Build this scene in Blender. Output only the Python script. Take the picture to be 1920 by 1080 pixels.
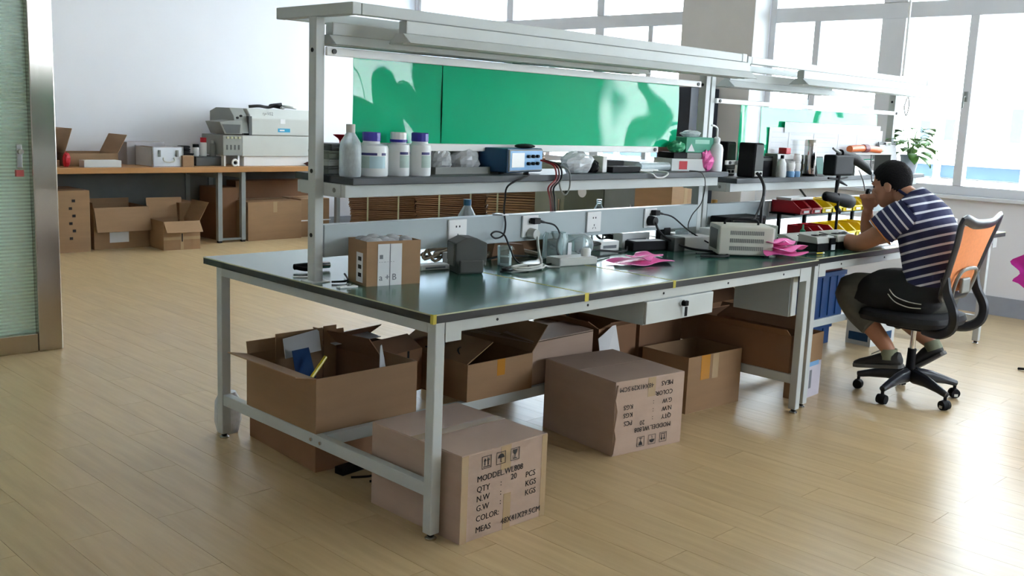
import bpy, bmesh, math, random
import numpy as np
from mathutils import Vector, Matrix
random.seed(7)
SC = bpy.context.scene
for o in list(bpy.data.objects): bpy.data.objects.remove(o)
COL = SC.collection

# ------------------------------------------------------------------ camera, world, exposure
CF, CPOS, CYAW, CPIT, CROL = 1882.904, (-2.06, -2.3828, 1.4126), 44.6717, 9.6557, 2.3391
_y, _p, _r = (math.radians(a) for a in (CYAW, CPIT, CROL))
_fw = Vector((math.cos(_y)*math.cos(_p), math.sin(_y)*math.cos(_p), -math.sin(_p)))
_rt = Vector((math.sin(_y), -math.cos(_y), 0)); _up = _rt.cross(_fw)
CR = _rt*math.cos(_r) + _up*math.sin(_r); CU = _up*math.cos(_r) - _rt*math.sin(_r)
cam_d = bpy.data.cameras.new('camera'); cam = bpy.data.objects.new('camera', cam_d); COL.objects.link(cam)
cam_d.sensor_width = 36; cam_d.lens = CF*36/1920; cam_d.clip_start = .05; cam_d.clip_end = 200
m4 = Matrix((CR, CU, -_fw)).transposed().to_4x4(); m4.translation = Vector(CPOS); cam.matrix_world = m4
SC.camera = cam

wd = bpy.data.worlds.new('overcast_sky'); SC.world = wd; wd.use_nodes = True
bg = wd.node_tree.nodes['Background']; bg.inputs[0].default_value = (.90, .95, 1.0, 1); bg.inputs[1].default_value = 10.0
SC.view_settings.view_transform = 'Standard'; SC.view_settings.look = 'None'
SC.view_settings.gamma = 1; SC.view_settings.use_curve_mapping = False; SC.view_settings.exposure = 1.27
SC.cycles.max_bounces = 10; SC.cycles.diffuse_bounces = 6; SC.cycles.transparent_max_bounces = 12

def portal(y0, y1, z0, z1, front=False):          # sky portal filling one window opening
    l = bpy.data.lights.new('window_daylight', 'AREA'); l.shape = 'RECTANGLE'; l.size = z1-z0; l.size_y = y1-y0
    l.cycles.is_portal = True
    o = bpy.data.objects.new('window_daylight', l); COL.objects.link(o)
    o.location = (6.50, (y0+y1)/2, (z0+z1)/2); o.rotation_euler = (0, math.radians(90), 0)
    if front: o.location = ((y0+y1)/2, -5.36, (z0+z1)/2); l.size = y1-y0; l.size_y = z1-z0; o.rotation_euler = (math.radians(90),0,0)
    return o

# where a line of sight meets a real plane (used to measure positions in the room)
def _ray(u, v): return Vector(CPOS), _fw + CR*((u-960)/CF) - CU*((v-540)/CF)
def pz(u, v, z): c, d = _ray(u, v); return c + d*((z-c.z)/d.z)
def py(u, v, y): c, d = _ray(u, v); return c + d*((y-c.y)/d.y)
def px(u, v, x): c, d = _ray(u, v); return c + d*((x-c.x)/d.x)

# ------------------------------------------------------------------ materials
MATS = {}
def lin(c): return tuple(((x/255)/12.92 if x/255 <= .04045 else ((x/255+.055)/1.055)**2.4) for x in c)
def mat(name, rgb, rough=.5, metal=0, var=.08, scale=6, spec=.5, bump=0, bscale=60, alpha=1, trans=0, coat=0, stretch=(1,1,1), perobj=0, ior=1.45):
    if name in MATS: return MATS[name]
    m = bpy.data.materials.new(name); m.use_nodes = True; nt = m.node_tree; N = nt.nodes; L = nt.links
    b = N['Principled BSDF']; b.inputs['Roughness'].default_value = rough; b.inputs['Metallic'].default_value = metal
    b.inputs['Specular IOR Level'].default_value = spec; b.inputs['IOR'].default_value = ior
    b.inputs['Alpha'].default_value = alpha; b.inputs['Transmission Weight'].default_value = trans; b.inputs['Coat Weight'].default_value = coat
    c = lin(rgb)
    tc = N.new('ShaderNodeTexCoord'); mp = N.new('ShaderNodeMapping'); mp.inputs['Scale'].default_value = stretch
    nz = N.new('ShaderNodeTexNoise'); nz.inputs['Scale'].default_value = scale; nz.inputs['Detail'].default_value = 5
    L.new(tc.outputs['Object'], mp.inputs[0]); L.new(mp.outputs[0], nz.inputs['Vector'])
    rp = N.new('ShaderNodeValToRGB'); rp.color_ramp.elements[0].position = .3; rp.color_ramp.elements[1].position = .7
    rp.color_ramp.elements[0].color = tuple(x*(1-var) for x in c)+(1,); rp.color_ramp.elements[1].color = tuple(min(1, x*(1+var)) for x in c)+(1,)
    L.new(nz.outputs['Fac'], rp.inputs[0]); out = rp.outputs[0]
    if perobj:
        oi = N.new('ShaderNodeObjectInfo'); mr = N.new('ShaderNodeMapRange'); mr.inputs['To Min'].default_value = 1-perobj; mr.inputs['To Max'].default_value = 1+perobj
        L.new(oi.outputs['Random'], mr.inputs[0]); mx = N.new('ShaderNodeMix'); mx.data_type = 'RGBA'; mx.blend_type = 'MULTIPLY'; mx.inputs[0].default_value = 1
        L.new(out, mx.inputs[6]); L.new(mr.outputs[0], mx.inputs[7]); out = mx.outputs[2]
    L.new(out, b.inputs['Base Color'])
    if bump:
        n2 = N.new('ShaderNodeTexNoise'); n2.inputs['Scale'].default_value = bscale; L.new(mp.outputs[0], n2.inputs['Vector'])
        bp = N.new('ShaderNodeBump'); bp.inputs['Strength'].default_value = bump; bp.inputs['Distance'].default_value = .01
        L.new(n2.outputs['Fac'], bp.inputs['Height']); L.new(bp.outputs[0], b.inputs['Normal'])
    MATS[name] = m; return m
def clear(name, rgb, opac=.15, rough=.05):       # thin clear glass / plastic: mostly see-through, a little gloss
    if name in MATS: return MATS[name]
    m = bpy.data.materials.new(name); m.use_nodes = True; nt = m.node_tree; N = nt.nodes; L = nt.links
    b = N['Principled BSDF']; b.inputs['Base Color'].default_value = lin(rgb)+(1,); b.inputs['Roughness'].default_value = rough
    tr = N.new('ShaderNodeBsdfTransparent'); tr.inputs[0].default_value = tuple(.5+.5*x for x in lin(rgb))+(1,)
    fr = N.new('ShaderNodeFresnel'); fr.inputs[0].default_value = 1.4
    ad = N.new('ShaderNodeMath'); ad.operation = 'ADD'; ad.inputs[1].default_value = opac; ad.use_clamp = True
    nz = N.new('ShaderNodeTexNoise'); nz.inputs['Scale'].default_value = 9
    ml = N.new('ShaderNodeMath'); ml.operation = 'MULTIPLY_ADD'; ml.inputs[1].default_value = opac*.6; 
    L.new(fr.outputs[0], ad.inputs[0]); L.new(nz.outputs['Fac'], ml.inputs[0]); L.new(ad.outputs[0], ml.inputs[2])
    mx = N.new('ShaderNodeMixShader'); L.new(ml.outputs[0], mx.inputs[0]); L.new(tr.outputs[0], mx.inputs[1]); L.new(b.outputs[0], mx.inputs[2])
    L.new(mx.outputs[0], N['Material Output'].inputs[0]); MATS[name] = m; return m

WHITEWALL = mat('painted_wall', (226,226,230), .6, var=.02, scale=1.2)
CEIL = mat('ceiling_paint', (235,235,235), .8, var=.02)
PVC = mat('white_window_frame', (214,215,218), .35, var=.02)
FLOORBASE = mat('floor_joint', (120,98,70), .6)
STEEL = mat('brushed_steel', (190,182,172), .22, 1, var=.05, scale=20, stretch=(1,1,.05))
FRAME = mat('grey_white_enamel', (188,193,191), .4, var=.03, scale=8)
PANEL = mat('pale_blue_grey_enamel', (172,182,184), .38, var=.03, scale=5)
GREENTOP = mat('green_laminate', (44,88,76), .2, var=.12, scale=3, spec=.6)
BLACKEDGE = mat('black_edge', (34,35,38), .4, var=.1)
SHELFTOP = mat('dark_shelf_board', (58,62,66), .45, var=.1)
YTAPE = mat('yellow_tape', (196,182,70), .5, var=.12, scale=30)
CREAM = mat('cream_edge_strip', (186,186,152), .5, var=.1)
WHITEP = mat('white_plastic', (232,232,230), .35, var=.02)
GREYP = mat('light_grey_plastic', (190,192,186), .4, var=.03)
MGREY = mat('mid_grey_plastic', (126,128,124), .45, var=.06)
DGREY = mat('dark_grey_plastic', (78,80,78), .45, var=.08)
BLACKP = mat('black_plastic', (22,22,25), .62, var=.1, spec=.2)
BLACKS = mat('black_rubber', (18,18,20), .6, var=.1)
CHROME = mat('chrome', (205,205,205), .15, 1, var=.03)
KRAFT = mat('kraft_cardboard', (154,121,88), .75, var=.07, scale=3, stretch=(1,1,6), bump=.05, perobj=.10)
KRAFT2 = mat('greyish_cardboard', (176,151,134), .7, var=.06, scale=3, stretch=(1,1,5), bump=.04)
KRAFTD = mat('dark_cardboard', (136,100,72), .8, var=.1, scale=4, perobj=.12)
TAPE = mat('clear_packing_tape', (176,150,116), .18, var=.05, spec=.7)
OTAPE = mat('orange_packing_tape', (186,128,50), .25, var=.08)
INK = mat('black_print', (40,36,36), .7, var=.02)
PAPER = mat('white_paper', (225,226,228), .7, var=.03)
PAPERG = mat('grey_print', (120,124,130), .7, var=.1, scale=80)
WOOD = mat('orange_wood_edge', (178,128,76), .4, var=.08, scale=3, stretch=(1,8,8))
PINKBAG = mat('pink_antistatic_film', (236,110,176), .25, var=.12, scale=14, bump=.4, bscale=25)
FOIL = None
RED = mat('red_plastic', (190,26,40), .3, var=.06)
YEL = mat('yellow_plastic', (236,208,20), .3, var=.06)
BLUE = mat('blue_plastic', (30,66,116), .35, var=.08)
DBLUE = mat('dark_blue_enamel', (28,72,110), .4, var=.06)
PURP = mat('violet_cap_plastic', (62,56,160), .3, var=.05)
LBLUE = mat('pale_blue_panel', (120,170,215), .4, var=.05)
ORNG = mat('orange_plastic', (214,104,40), .4, var=.06)
MILK = mat('milky_plastic', (222,226,226), .35, var=.03)
CLEARP = clear('clear_plastic', (225,235,235), .10, .08)
GLASSW = clear('window_glass', (240,248,255), .02, .0)
FOIL = clear('crinkled_clear_film', (232,235,238), .42, .12)
FROSTB = clear('translucent_plastic', (222,232,234), .30, .25)
SKIN = mat('skin', (176,124,96), .5, var=.05, scale=20)
LEAF = mat('leaf_green', (92,140,62), .4, var=.2, scale=8)
GTEAL = mat('teal_green_carton', (64,150,122), .5, var=.06)
COPPER = mat('olive_grey_enamel', (128,134,120), .5, var=.05)

def nodes_mat(name):
    m = bpy.data.materials.new(name); m.use_nodes = True; MATS[name] = m
    return m, m.node_tree.nodes, m.node_tree.links, m.node_tree.nodes['Principled BSDF']

# floor boards: pale oak laminate, glossy lacquer
m, N, L, b = nodes_mat('oak_laminate'); OAK = m
tc = N.new('ShaderNodeTexCoord'); oi = N.new('ShaderNodeObjectInfo')
mp = N.new('ShaderNodeMapping'); mp.inputs['Scale'].default_value = (14, 1.1, 1)
ad = N.new('ShaderNodeVectorMath'); ad.operation = 'ADD'
cb = N.new('ShaderNodeCombineXYZ'); mu = N.new('ShaderNodeMath'); mu.operation = 'MULTIPLY'; mu.inputs[1].default_value = 37
L.new(oi.outputs['Random'], mu.inputs[0]); L.new(mu.outputs[0], cb.inputs[0]); L.new(mu.outputs[0], cb.inputs[1])
L.new(tc.outputs['Object'], mp.inputs[0]); L.new(mp.outputs[0], ad.inputs[0]); L.new(cb.outputs[0], ad.inputs[1])
nz = N.new('ShaderNodeTexNoise'); nz.inputs['Scale'].default_value = 2.2; nz.inputs['Detail'].default_value = 6; L.new(ad.outputs[0], nz.inputs['Vector'])
rp = N.new('ShaderNodeValToRGB'); rp.color_ramp.elements[0].position = .3; rp.color_ramp.elements[1].position = .72
rp.color_ramp.elements[0].color = lin((186,158,116))+(1,); rp.color_ramp.elements[1].color = lin((202,176,134))+(1,)
L.new(nz.outputs['Fac'], rp.inputs[0])
mr = N.new('ShaderNodeMapRange'); mr.inputs['To Min'].default_value = .95; mr.inputs['To Max'].default_value = 1.04; L.new(oi.outputs['Random'], mr.inputs[0])
mx = N.new('ShaderNodeMix'); mx.data_type = 'RGBA'; mx.blend_type = 'MULTIPLY'; mx.inputs[0].default_value = 1
L.new(rp.outputs[0], mx.inputs[6]); L.new(mr.outputs[0], mx.inputs[7]); L.new(mx.outputs[2], b.inputs['Base Color'])
b.inputs['Roughness'].default_value = .3; b.inputs['Specular IOR Level'].default_value = .5

# green acrylic sheet: glossy, lets some light through
m, N, L, b = nodes_mat('green_acrylic'); GREENAC = m
b.inputs['Base Color'].default_value = lin((34,196,146))+(1,); b.inputs['Roughness'].default_value = .03; b.inputs['Specular IOR Level'].default_value = .5; b.inputs['IOR'].default_value = 1.5
nz = N.new('ShaderNodeTexNoise'); nz.inputs['Scale'].default_value = 2.0; nz.inputs['Detail'].default_value = 1.5
tc = N.new('ShaderNodeTexCoord'); L.new(tc.outputs['Object'], nz.inputs['Vector'])
bp = N.new('ShaderNodeBump'); bp.inputs['Strength'].default_value = .25; bp.inputs['Distance'].default_value = .03; L.new(nz.outputs['Fac'], bp.inputs['Height']); L.new(bp.outputs[0], b.inputs['Normal'])
tl = N.new('ShaderNodeBsdfTranslucent'); tl.inputs[0].default_value = lin((60,215,160))+(1,)
mx = N.new('ShaderNodeMixShader'); mx.inputs[0].default_value = .28; L.new(b.outputs[0], mx.inputs[1]); L.new(tl.outputs[0], mx.inputs[2]); L.new(mx.outputs[0], N['Material Output'].inputs[0])

# frosted partition glass with fine horizontal film stripes
m, N, L, b = nodes_mat('striped_frosted_glass'); FROST = m
tc = N.new('ShaderNodeTexCoord'); sx = N.new('ShaderNodeSeparateXYZ'); L.new(tc.outputs['Object'], sx.inputs[0])
mu = N.new('ShaderNodeMath'); mu.operation = 'MULTIPLY'; mu.inputs[1].default_value = 50; L.new(sx.outputs[2], mu.inputs[0])
fr = N.new('ShaderNodeMath'); fr.operation = 'FRACT'; L.new(mu.outputs[0], fr.inputs[0])
rp = N.new('ShaderNodeValToRGB'); rp.color_ramp.elements[0].position = .42; rp.color_ramp.elements[1].position = .58; L.new(fr.outputs[0], rp.inputs[0])
b.inputs['Base Color'].default_value = lin((222,236,228))+(1,); b.inputs['Roughness'].default_value = .3
tl = N.new('ShaderNodeBsdfTranslucent'); tl.inputs[0].default_value = lin((215,236,224))+(1,)
m1 = N.new('ShaderNodeMixShader'); m1.inputs[0].default_value = .55; L.new(b.outputs[0], m1.inputs[1]); L.new(tl.outputs[0], m1.inputs[2])
tr = N.new('ShaderNodeBsdfTransparent'); tr.inputs[0].default_value = lin((222,236,228))+(1,)
mf = N.new('ShaderNodeMapRange'); mf.inputs['To Min'].default_value = .55; mf.inputs['To Max'].default_value = .95; L.new(rp.outputs[0], mf.inputs[0])
m2 = N.new('ShaderNodeMixShader'); L.new(mf.outputs[0], m2.inputs[0]); L.new(tr.outputs[0], m2.inputs[1]); L.new(m1.outputs[0], m2.inputs[2]); L.new(m2.outputs[0], N['Material Output'].inputs[0])

# knitted stripes of the T-shirt (bands across a given direction)
def stripes(name, d, period, frac, c0, c1, phase=0):
    m, N, L, b = nodes_mat(name)
    tc = N.new('ShaderNodeTexCoord'); dt = N.new('ShaderNodeVectorMath'); dt.operation = 'DOT_PRODUCT'; dt.inputs[1].default_value = d
    L.new(tc.outputs['Object'], dt.inputs[0])
    mu = N.new('ShaderNodeMath'); mu.operation = 'MULTIPLY_ADD'; mu.inputs[1].default_value = 1/period; mu.inputs[2].default_value = phase; L.new(dt.outputs['Value'], mu.inputs[0])
    fr = N.new('ShaderNodeMath'); fr.operation = 'FRACT'; L.new(mu.outputs[0], fr.inputs[0])
    rp = N.new('ShaderNodeValToRGB'); rp.color_ramp.interpolation = 'CONSTANT'; rp.color_ramp.elements[0].color = lin(c1)+(1,); rp.color_ramp.elements[1].position = frac; rp.color_ramp.elements[1].color = lin(c0)+(1,)
    L.new(fr.outputs[0], rp.inputs[0]); L.new(rp.outputs[0], b.inputs['Base Color']); b.inputs['Roughness'].default_value = .85
    return m

# ------------------------------------------------------------------ geometry helpers
class MB:
    def __init__(s): s.v = []; s.f = []
    def add(s, vs, fs, M=None):
        k = len(s.v); s.v += [tuple(M @ Vector(p)) if M else tuple(p) for p in vs]; s.f += [tuple(i+k for i in f) for f in fs]; return s
    def box(s, x0, x1, y0, y1, z0, z1, M=None):
        return s.add([(x0,y0,z0),(x1,y0,z0),(x1,y1,z0),(x0,y1,z0),(x0,y0,z1),(x1,y0,z1),(x1,y1,z1),(x0,y1,z1)],
            [(0,3,2,1),(4,5,6,7),(0,1,5,4),(1,2,6,5),(2,3,7,6),(3,0,4,7)], M)
    def quad(s, *p): return s.add(p, [tuple(range(len(p)))])
    def ring(s, c, u, w, a, b, n): return [Vector(c)+Vector(u)*(a*math.cos(2*math.pi*i/n))+Vector(w)*(b*math.sin(2*math.pi*i/n)) for i in range(n)]
    def loft(s, rings, caps=True, close=False):
        n = len(rings[0]); k = len(s.v)
        for r in rings: s.v += [tuple(p) for p in r]
        R = len(rings)
        for j in range(R if close else R-1):
            a, b = k+j*n, k+((j+1) % R)*n
            for i in range(n): s.f.append((a+i, a+(i+1)%n, b+(i+1)%n, b+i))
        if caps and not close: s.f.append(tuple(k+i for i in range(n-1,-1,-1))); s.f.append(tuple(k+(R-1)*n+i for i in range(n)))
        return s
    def tube(s, pts, r, n=8, side=None, close=False):
        """r: number, list, or list of (a, b); swept along the points"""
        P = [Vector(p) for p in pts]; K = len(P); rings = []; nv = None
        for i in range(K):
            if close: t = P[(i+1)%K]-P[i-1]
            else: t = P[min(i+1,K-1)]-P[max(i-1,0)]
            t.normalize()
            if side is not None: u = Vector(side)
            elif nv is None: u = Vector((0,0,1)) if abs(t.z) < .9 else Vector((1,0,0))
            else: u = nv
            u = (u - t*u.dot(t)).normalized(); nv = u; w = t.cross(u)
            rr = r[i] if isinstance(r, (list,tuple)) else r
            a, b = rr if isinstance(rr, (list,tuple)) else (rr, rr)
            rings.append(s.ring(P[i], u, w, a, b, n))
        return s.loft(rings, True, close)
    def cyl(s, p0, p1, r0, r1=None, n=16): return s.tube([p0,p1], [r0, r0 if r1 is None else r1], n)
    def lathe(s, prof, n=24, c=(0,0,0)):
        return s.loft([[Vector(c)+Vector((max(r,.0003)*math.cos(2*math.pi*i/n), max(r,.0003)*math.sin(2*math.pi*i/n), z)) for i in range(n)] for r, z in prof])
    def sph(s, c, rx, ry, rz, n=16, k=10, M=None):
        c = Vector(c); rings = [[Vector((rx*math.sin(math.pi*j/k)*math.cos(2*math.pi*i/n), ry*math.sin(math.pi*j/k)*math.sin(2*math.pi*i/n), -rz*math.cos(math.pi*j/k))) for i in range(n)] for j in range(k+1)]
        for r in rings:
            for q in range(n): r[q] = c + (M @ r[q] if M else r[q])
        for q in range(n):
            rings[0][q] = rings[0][q]+(rings[1][q]-rings[0][q])*.02; rings[-1][q] = rings[-1][q]+(rings[-2][q]-rings[-1][q])*.02
        return s.loft(rings)
    def prism(s, poly, axis, a0, a1, M=None):
        def P(q, a): return {'x':(a,q[0],q[1]),'y':(q[0],a,q[1]),'z':(q[0],q[1],a)}[axis]
        n = len(poly); vs = [P(q,a0) for q in poly]+[P(q,a1) for q in poly]
        return s.add(vs, [tuple(range(n-1,-1,-1)), tuple(range(n,2*n))]+[(i,(i+1)%n,n+(i+1)%n,n+i) for i in range(n)], M)
    def mesh(s, name, smooth=False):
        me = bpy.data.meshes.new(name); me.from_pydata(s.v, [], s.f); me.update()
        bm = bmesh.new(); bm.from_mesh(me); bmesh.ops.recalc_face_normals(bm, faces=bm.faces); bm.to_mesh(me); bm.free()
        if smooth:
            me.polygons.foreach_set('use_smooth', [True]*len(me.polygons)); me.set_sharp_from_angle(angle=math.radians(40))
        return me
    def build(s, name, m, parent=None, bevel=0, smooth=False, loc=None, rotz=None):
        o = bpy.data.objects.new(name, s.mesh(name, smooth)); COL.objects.link(o); o.data.materials.append(m)
        if parent: o.parent = parent
        if loc is not None: o.location = loc
        if rotz is not None: o.rotation_euler = (0,0,rotz)
        if bevel:
            bv = o.modifiers.new('bevel','BEVEL'); bv.width = bevel; bv.segments = 2; bv.limit_method = 'ANGLE'; bv.angle_limit = math.radians(40)
            bv.harden_normals = False
        return o
def B(*a): return MB().box(*a)
def tag(o, label, cat, group=None):
    o['label'] = label; o['category'] = cat
    if group: o['group'] = group
    return o
def thing(name, label, cat, loc=(0,0,0), rotz=0, group=None):
    o = bpy.data.objects.new(name, None); o.empty_display_size = .05; COL.objects.link(o)
    o.location = loc; o.rotation_euler = (0,0,rotz); return tag(o, label, cat, group)
def struct(name, mb, m, bevel=0): o = mb.build(name, m, None, bevel); o['kind'] = 'structure'; return o
def cr(pts, k=6, close=False):                       # smooth curve through points
    P = [Vector(p) for p in pts]; out = []; n = len(P)
    for i in range(n if close else n-1):
        g = (lambda j: P[j % n]) if close else (lambda j: P[max(0,min(n-1,j))])
        a,b,c,d = g(i-1),g(i),g(i+1),g(i+2)
        for q in range(k):
            t = q/k; out.append(.5*((2*b)+(c-a)*t+(2*a-5*b+4*c-d)*t*t+(3*b-a-3*c+d)*t**3))
    if not close: out.append(P[-1])
    return out
def cable(name, label, cat, m, pts, r=.003, parent=None, k=6):
    o = MB().tube(cr(pts, k), r, 6).build(name, m, parent, smooth=True)
    if label: tag(o, label, cat)
    return o
def fp(u0, v0, u1, v1, vt, z):                       # footprint of a box from its front edge: corner, turn, width, height
    a, b = pz(u0,v0,z), pz(u1,v1,z); d = b-a
    return a, math.atan2(d.y,d.x), d.length, py(u0,vt,a.y).z - z
def copytree(o, parent=None):
    c = o.copy(); COL.objects.link(c); c.parent = parent
    for ch in list(o.children): copytree(ch, c)
    return c
_TX = {}
def textdata(s):
    if s not in _TX:
        cu = bpy.data.curves.new('lettering','FONT'); cu.body = s; cu.size = 1; cu.resolution_u = 2
        o = bpy.data.objects.new('lettering', cu); COL.objects.link(o); dg = bpy.context.evaluated_depsgraph_get(); dg.update()
        me = bpy.data.meshes.new_from_object(o.evaluated_get(dg)); _TX[s] = ([tuple(v.co) for v in me.vertices], [tuple(p.vertices) for p in me.polygons])
        bpy.data.objects.remove(o); bpy.data.meshes.remove(me)
    return _TX[s]
def put_text(mb, s, x, z, size, M=None, y=-.0006, fat=1.0):  # lettering on a front face (x right, z up)
    vs, fs = textdata(s)
    for dx in ((0, size*.03) if fat > 1 else (0,)):
        mb.add([(x+dx+vx*size, y-(.0002 if dx else 0), z+vy*size) for vx,vy,_ in vs], fs, M)

# ------------------------------------------------------------------ the room
XR, YB, HC = 6.33, 7.85, 3.3
XL, YF = -4.2, -5.2
floor = struct('floor', B(XL,XR+.2,YF,YB+.2,-.12,-.009), FLOORBASE)
PW, PL = .152, .90
pm = B(-PW/2+.0006,PW/2-.0006,-PL/2+.0006,PL/2-.0006,-.009,0).mesh('board'); pm.materials.append(OAK)
boards = []
i0 = int((XL-1.10)/PW)-1
for i in range(i0, int((XR-1.10)/PW)+2):
    x = 1.10+(i-.5)*PW
    if x-PW/2 < XL-.1 or x+PW/2 > XR+.1: continue
    off = -1.035 + (0 if i % 2 == 0 else PL/2)
    for j in range(-6, 12):
        y = off+(j+.5)*PL
        if y-PL/2 < YF-.3 or y+PL/2 > YB+.15: continue
        d = Vector((x,y,0))-Vector(CPOS); w = d.dot(_fw); key = 1e9
        if w > .3:
            u, v = 960+CF*d.dot(CR)/w, 540-CF*d.dot(CU)/w
            if -150 < u < 2070 and -100 < v < 1250: key = w
        boards.append((key, x, y))
boards.sort(); rest = MB()
for n, (k, x, y) in enumerate(boards):
    if n < 300 and k < 1e8:
        o = bpy.data.objects.new('floor_board', pm); COL.objects.link(o); o.parent = floor; o.location = (x,y,0)
    else: rest.box(x-PW/2+.0006,x+PW/2-.0006,y-PL/2+.0006,y+PL/2-.0006,-.009,0)
ro = rest.build('floor_boards', OAK, floor); ro['kind'] = 'stuff'
struct('ceiling', B(XL,XR+.2,YF,YB+.2,HC,HC+.15), CEIL)
struct('wall_back', B(XL,XR+.2,YB,YB+.2,0,HC), WHITEWALL)
struct('wall_left', B(XL-.2,XL,YF,YB,0,HC), WHITEWALL)
WX0, WX1, WZ0 = 2.7, 5.45, 1.42
fw_ = MB(); fw_.box(XL,XR,YF-.2,YF,0,WZ0); fw_.box(XL,XR,YF-.2,YF,2.8,HC); fw_.box(XL,WX0,YF-.2,YF,WZ0,2.8); fw_.box(WX1,XR,YF-.2,YF,WZ0,2.8)
struct('wall_front', fw_, mat('grey_wall_paint',(196,194,190),.7,var=.03))
w = MB()
w.box(XR,XR+.2,YF,YB,0,.93); w.box(XR,XR+.2,YF,YB,2.98,HC); w.box(XR,XR+.2,7.81,YB,.93,2.98); w.box(XR,XR+.2,YF,-3.3,.93,2.98); w.box(XR,XR+.2,2.72,3.52,.93,2.98)
struct('wall_right', w, WHITEWALL)
struct('trim_1', B(6.08,XR,2.72,3.52,0,HC), mat('pillar_paint',(205,201,196),.6,var=.02), .004)['label'] = 'grey painted concrete pillar between the windows'
struct('baseboard_right', B(XR-.015,XR,YF,2.72,0,.15), mat('blue_grey_skirting',(150,156,166),.5))
struct('baseboard_back', B(XL,XR,YB-.015,YB,0,.12), MATS['blue_grey_skirting'])
def sill(n, y0, y1): struct('trim_%d'%n, B(XR-.05,XR+.02,y0,y1,.90,.93), PVC, .004)
sill(2,-3.3,2.72); sill(3,3.52,7.81)
def window(name, y0, y1, z0, z1, zt, mulls, uppers):
    fx0, fx1 = XR+.02, XR+.10; e = .06
    f = MB(); f.box(fx0,fx1,y0,y1,z0,z0+.075); f.box(fx0,fx1,y0,y1,z1-e,z1); f.box(fx0,fx1,y0,y0+e,z0+.075,z1-e); f.box(fx0,fx1,y1-e,y1,z0+.075,z1-e)
    root = f.build(name, PVC, None, .004); root['kind'] = 'structure'
    B(fx0,fx1,y0+e,y1-e,zt,zt+.13).build('transom', PVC, root, .004)
    def span(ms, a, b, zb, zc):
        c = a
        for m_, w_ in sorted(ms)+[(b,0)]:
            q = m_-w_/2
            if q-c > .05: B(fx0+.035,fx0+.041,c,q,zb,zc).build('pane', GLASSW, root)
            if w_: B(fx0-.01,fx1,m_-w_/2,m_+w_/2,zb,zc).build('mullion', PVC, root, .004)
            c = m_+w_/2
    span(mulls, y0+e, y1-e, z0+.075, zt); span(uppers, y0+e, y1-e, zt+.13, z1-e)
    return root
window('window_1', 3.52, 7.81, .93, 2.98, 2.38, [(4.09,.06),(4.77,.12),(5.45,.06),(6.14,.12),(6.95,.06)], [(4.77,.1),(6.14,.1)])
w2 = window('window_2', -3.3, 2.72, .93, 2.98, 2.36, [(2.234,.06),(1.535,.21),(.868,.07),(.1,.2),(-.65,.07),(-1.4,.2),(-2.1,.07),(-2.8,.2)], [(1.535,.21),(.1,.2),(-1.4,.2),(-2.8,.2)])
for yy, zz in ((.868,1.72),(2.234,1.76)):
    MB().box(XR-.012,XR+.01,yy-.012,yy+.012,zz-.04,zz+.04).tube([(XR-.012,yy,zz),(XR-.04,yy,zz),(XR-.045,yy,zz-.09)],.007,6).build('handle', MGREY, w2, smooth=True)
portal(-3.3,2.72,.95,2.98); portal(3.52,7.81,.95,2.98); portal(WX0,WX1,WZ0,2.8,True)
f = MB(); f.box(WX0,WX1,YF-.10,YF-.03,WZ0,WZ0+.06); f.box(WX0,WX1,YF-.10,YF-.03,2.74,2.8); f.box(WX0,WX0+.06,YF-.10,YF-.03,WZ0+.06,2.74); f.box(WX1-.06,WX1,YF-.10,YF-.03,WZ0+.06,2.74)
w3 = f.build('window_3', PVC, None, .004); w3['kind'] = 'structure'; wm = (WX0+WX1)/2
for x0, x1 in ((WX0+.06,wm-.03),(wm+.03,WX1-.06)): B(x0,x1,YF-.07,YF-.064,WZ0+.06,2.74).build('pane', GLASSW, w3)
B(wm-.03,wm+.03,YF-.10,YF-.03,WZ0+.06,2.74).build('mullion', PVC, w3)

# glazed partition at the left: steel post and bottom rail, striped frosted pane
t = thing('glass_partition', 'frosted striped glass partition in a brushed steel frame at the left edge', 'partition', (.127,3.37,0))
B(-.132,0,0,.10,0,3.29).build('steel_post', STEEL, t, .006)
B(-3.2,-.133,.01,.09,0,.105).build('bottom_rail', STEEL, t, .004)
B(-3.2,-.133,.045,.053,.106,3.29).build('pane', FROST, t)
k = B(-.205,-.175,.02,.044,1.03,1.16).build('lock', CHROME, t, .004)
MB().cyl((-.19,.02,1.12),(-.19,-.01,1.12),.014,n=14).build('lock_cylinder', STEEL, k, smooth=True)
MB().box(-.21,-.17,.022,.044,.985,1.02).build('lock_label', mat('red_label',(190,90,90),.5), k)

# building across the yard
XB = 17.0
t = thing('neighbour_building', 'pale factory building with blue glazed balcony band outside the window', 'building', (XB,0,-6))
BW = mat('white_facade',(232,232,228),.8,var=.03,scale=.6); SKYG = mat('blue_window_glass',(44,62,78),.6,var=.06,scale=.7,spec=.1); SKYG2 = mat('pale_window_glass',(62,74,84),.6,var=.06,scale=.7,spec=.1)
def zz(u,v): q = px(u,v,XB); return q.y, q.z+6
(ya,zb1),(yb,zb0) = zz(1920,306), zz(1750,338)
zlo = zz(1830,340)[1]; zhi = zz(1830,300)[1]
f = MB(); f.box(0,.4,-30,40,0,zlo); f.box(0,.4,-30,40,zhi,24); f.box(.3,.4,-30,40,zlo,zhi); f.build('facade', BW, t)
for j in range(-9, 18):
    y0 = ya + (j-2)*1.55; B(.12,.16,y0+.04,y0+1.51,zlo+.03,zhi-.12).build('band_pane', SKYG, t); B(.02,.2,y0-.05,y0+.05,zlo,zhi).build('band_post', BW, t)
B(-.05,.2,-30,40,zhi-.12,zhi).build('band_rail', BW, t)
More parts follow.
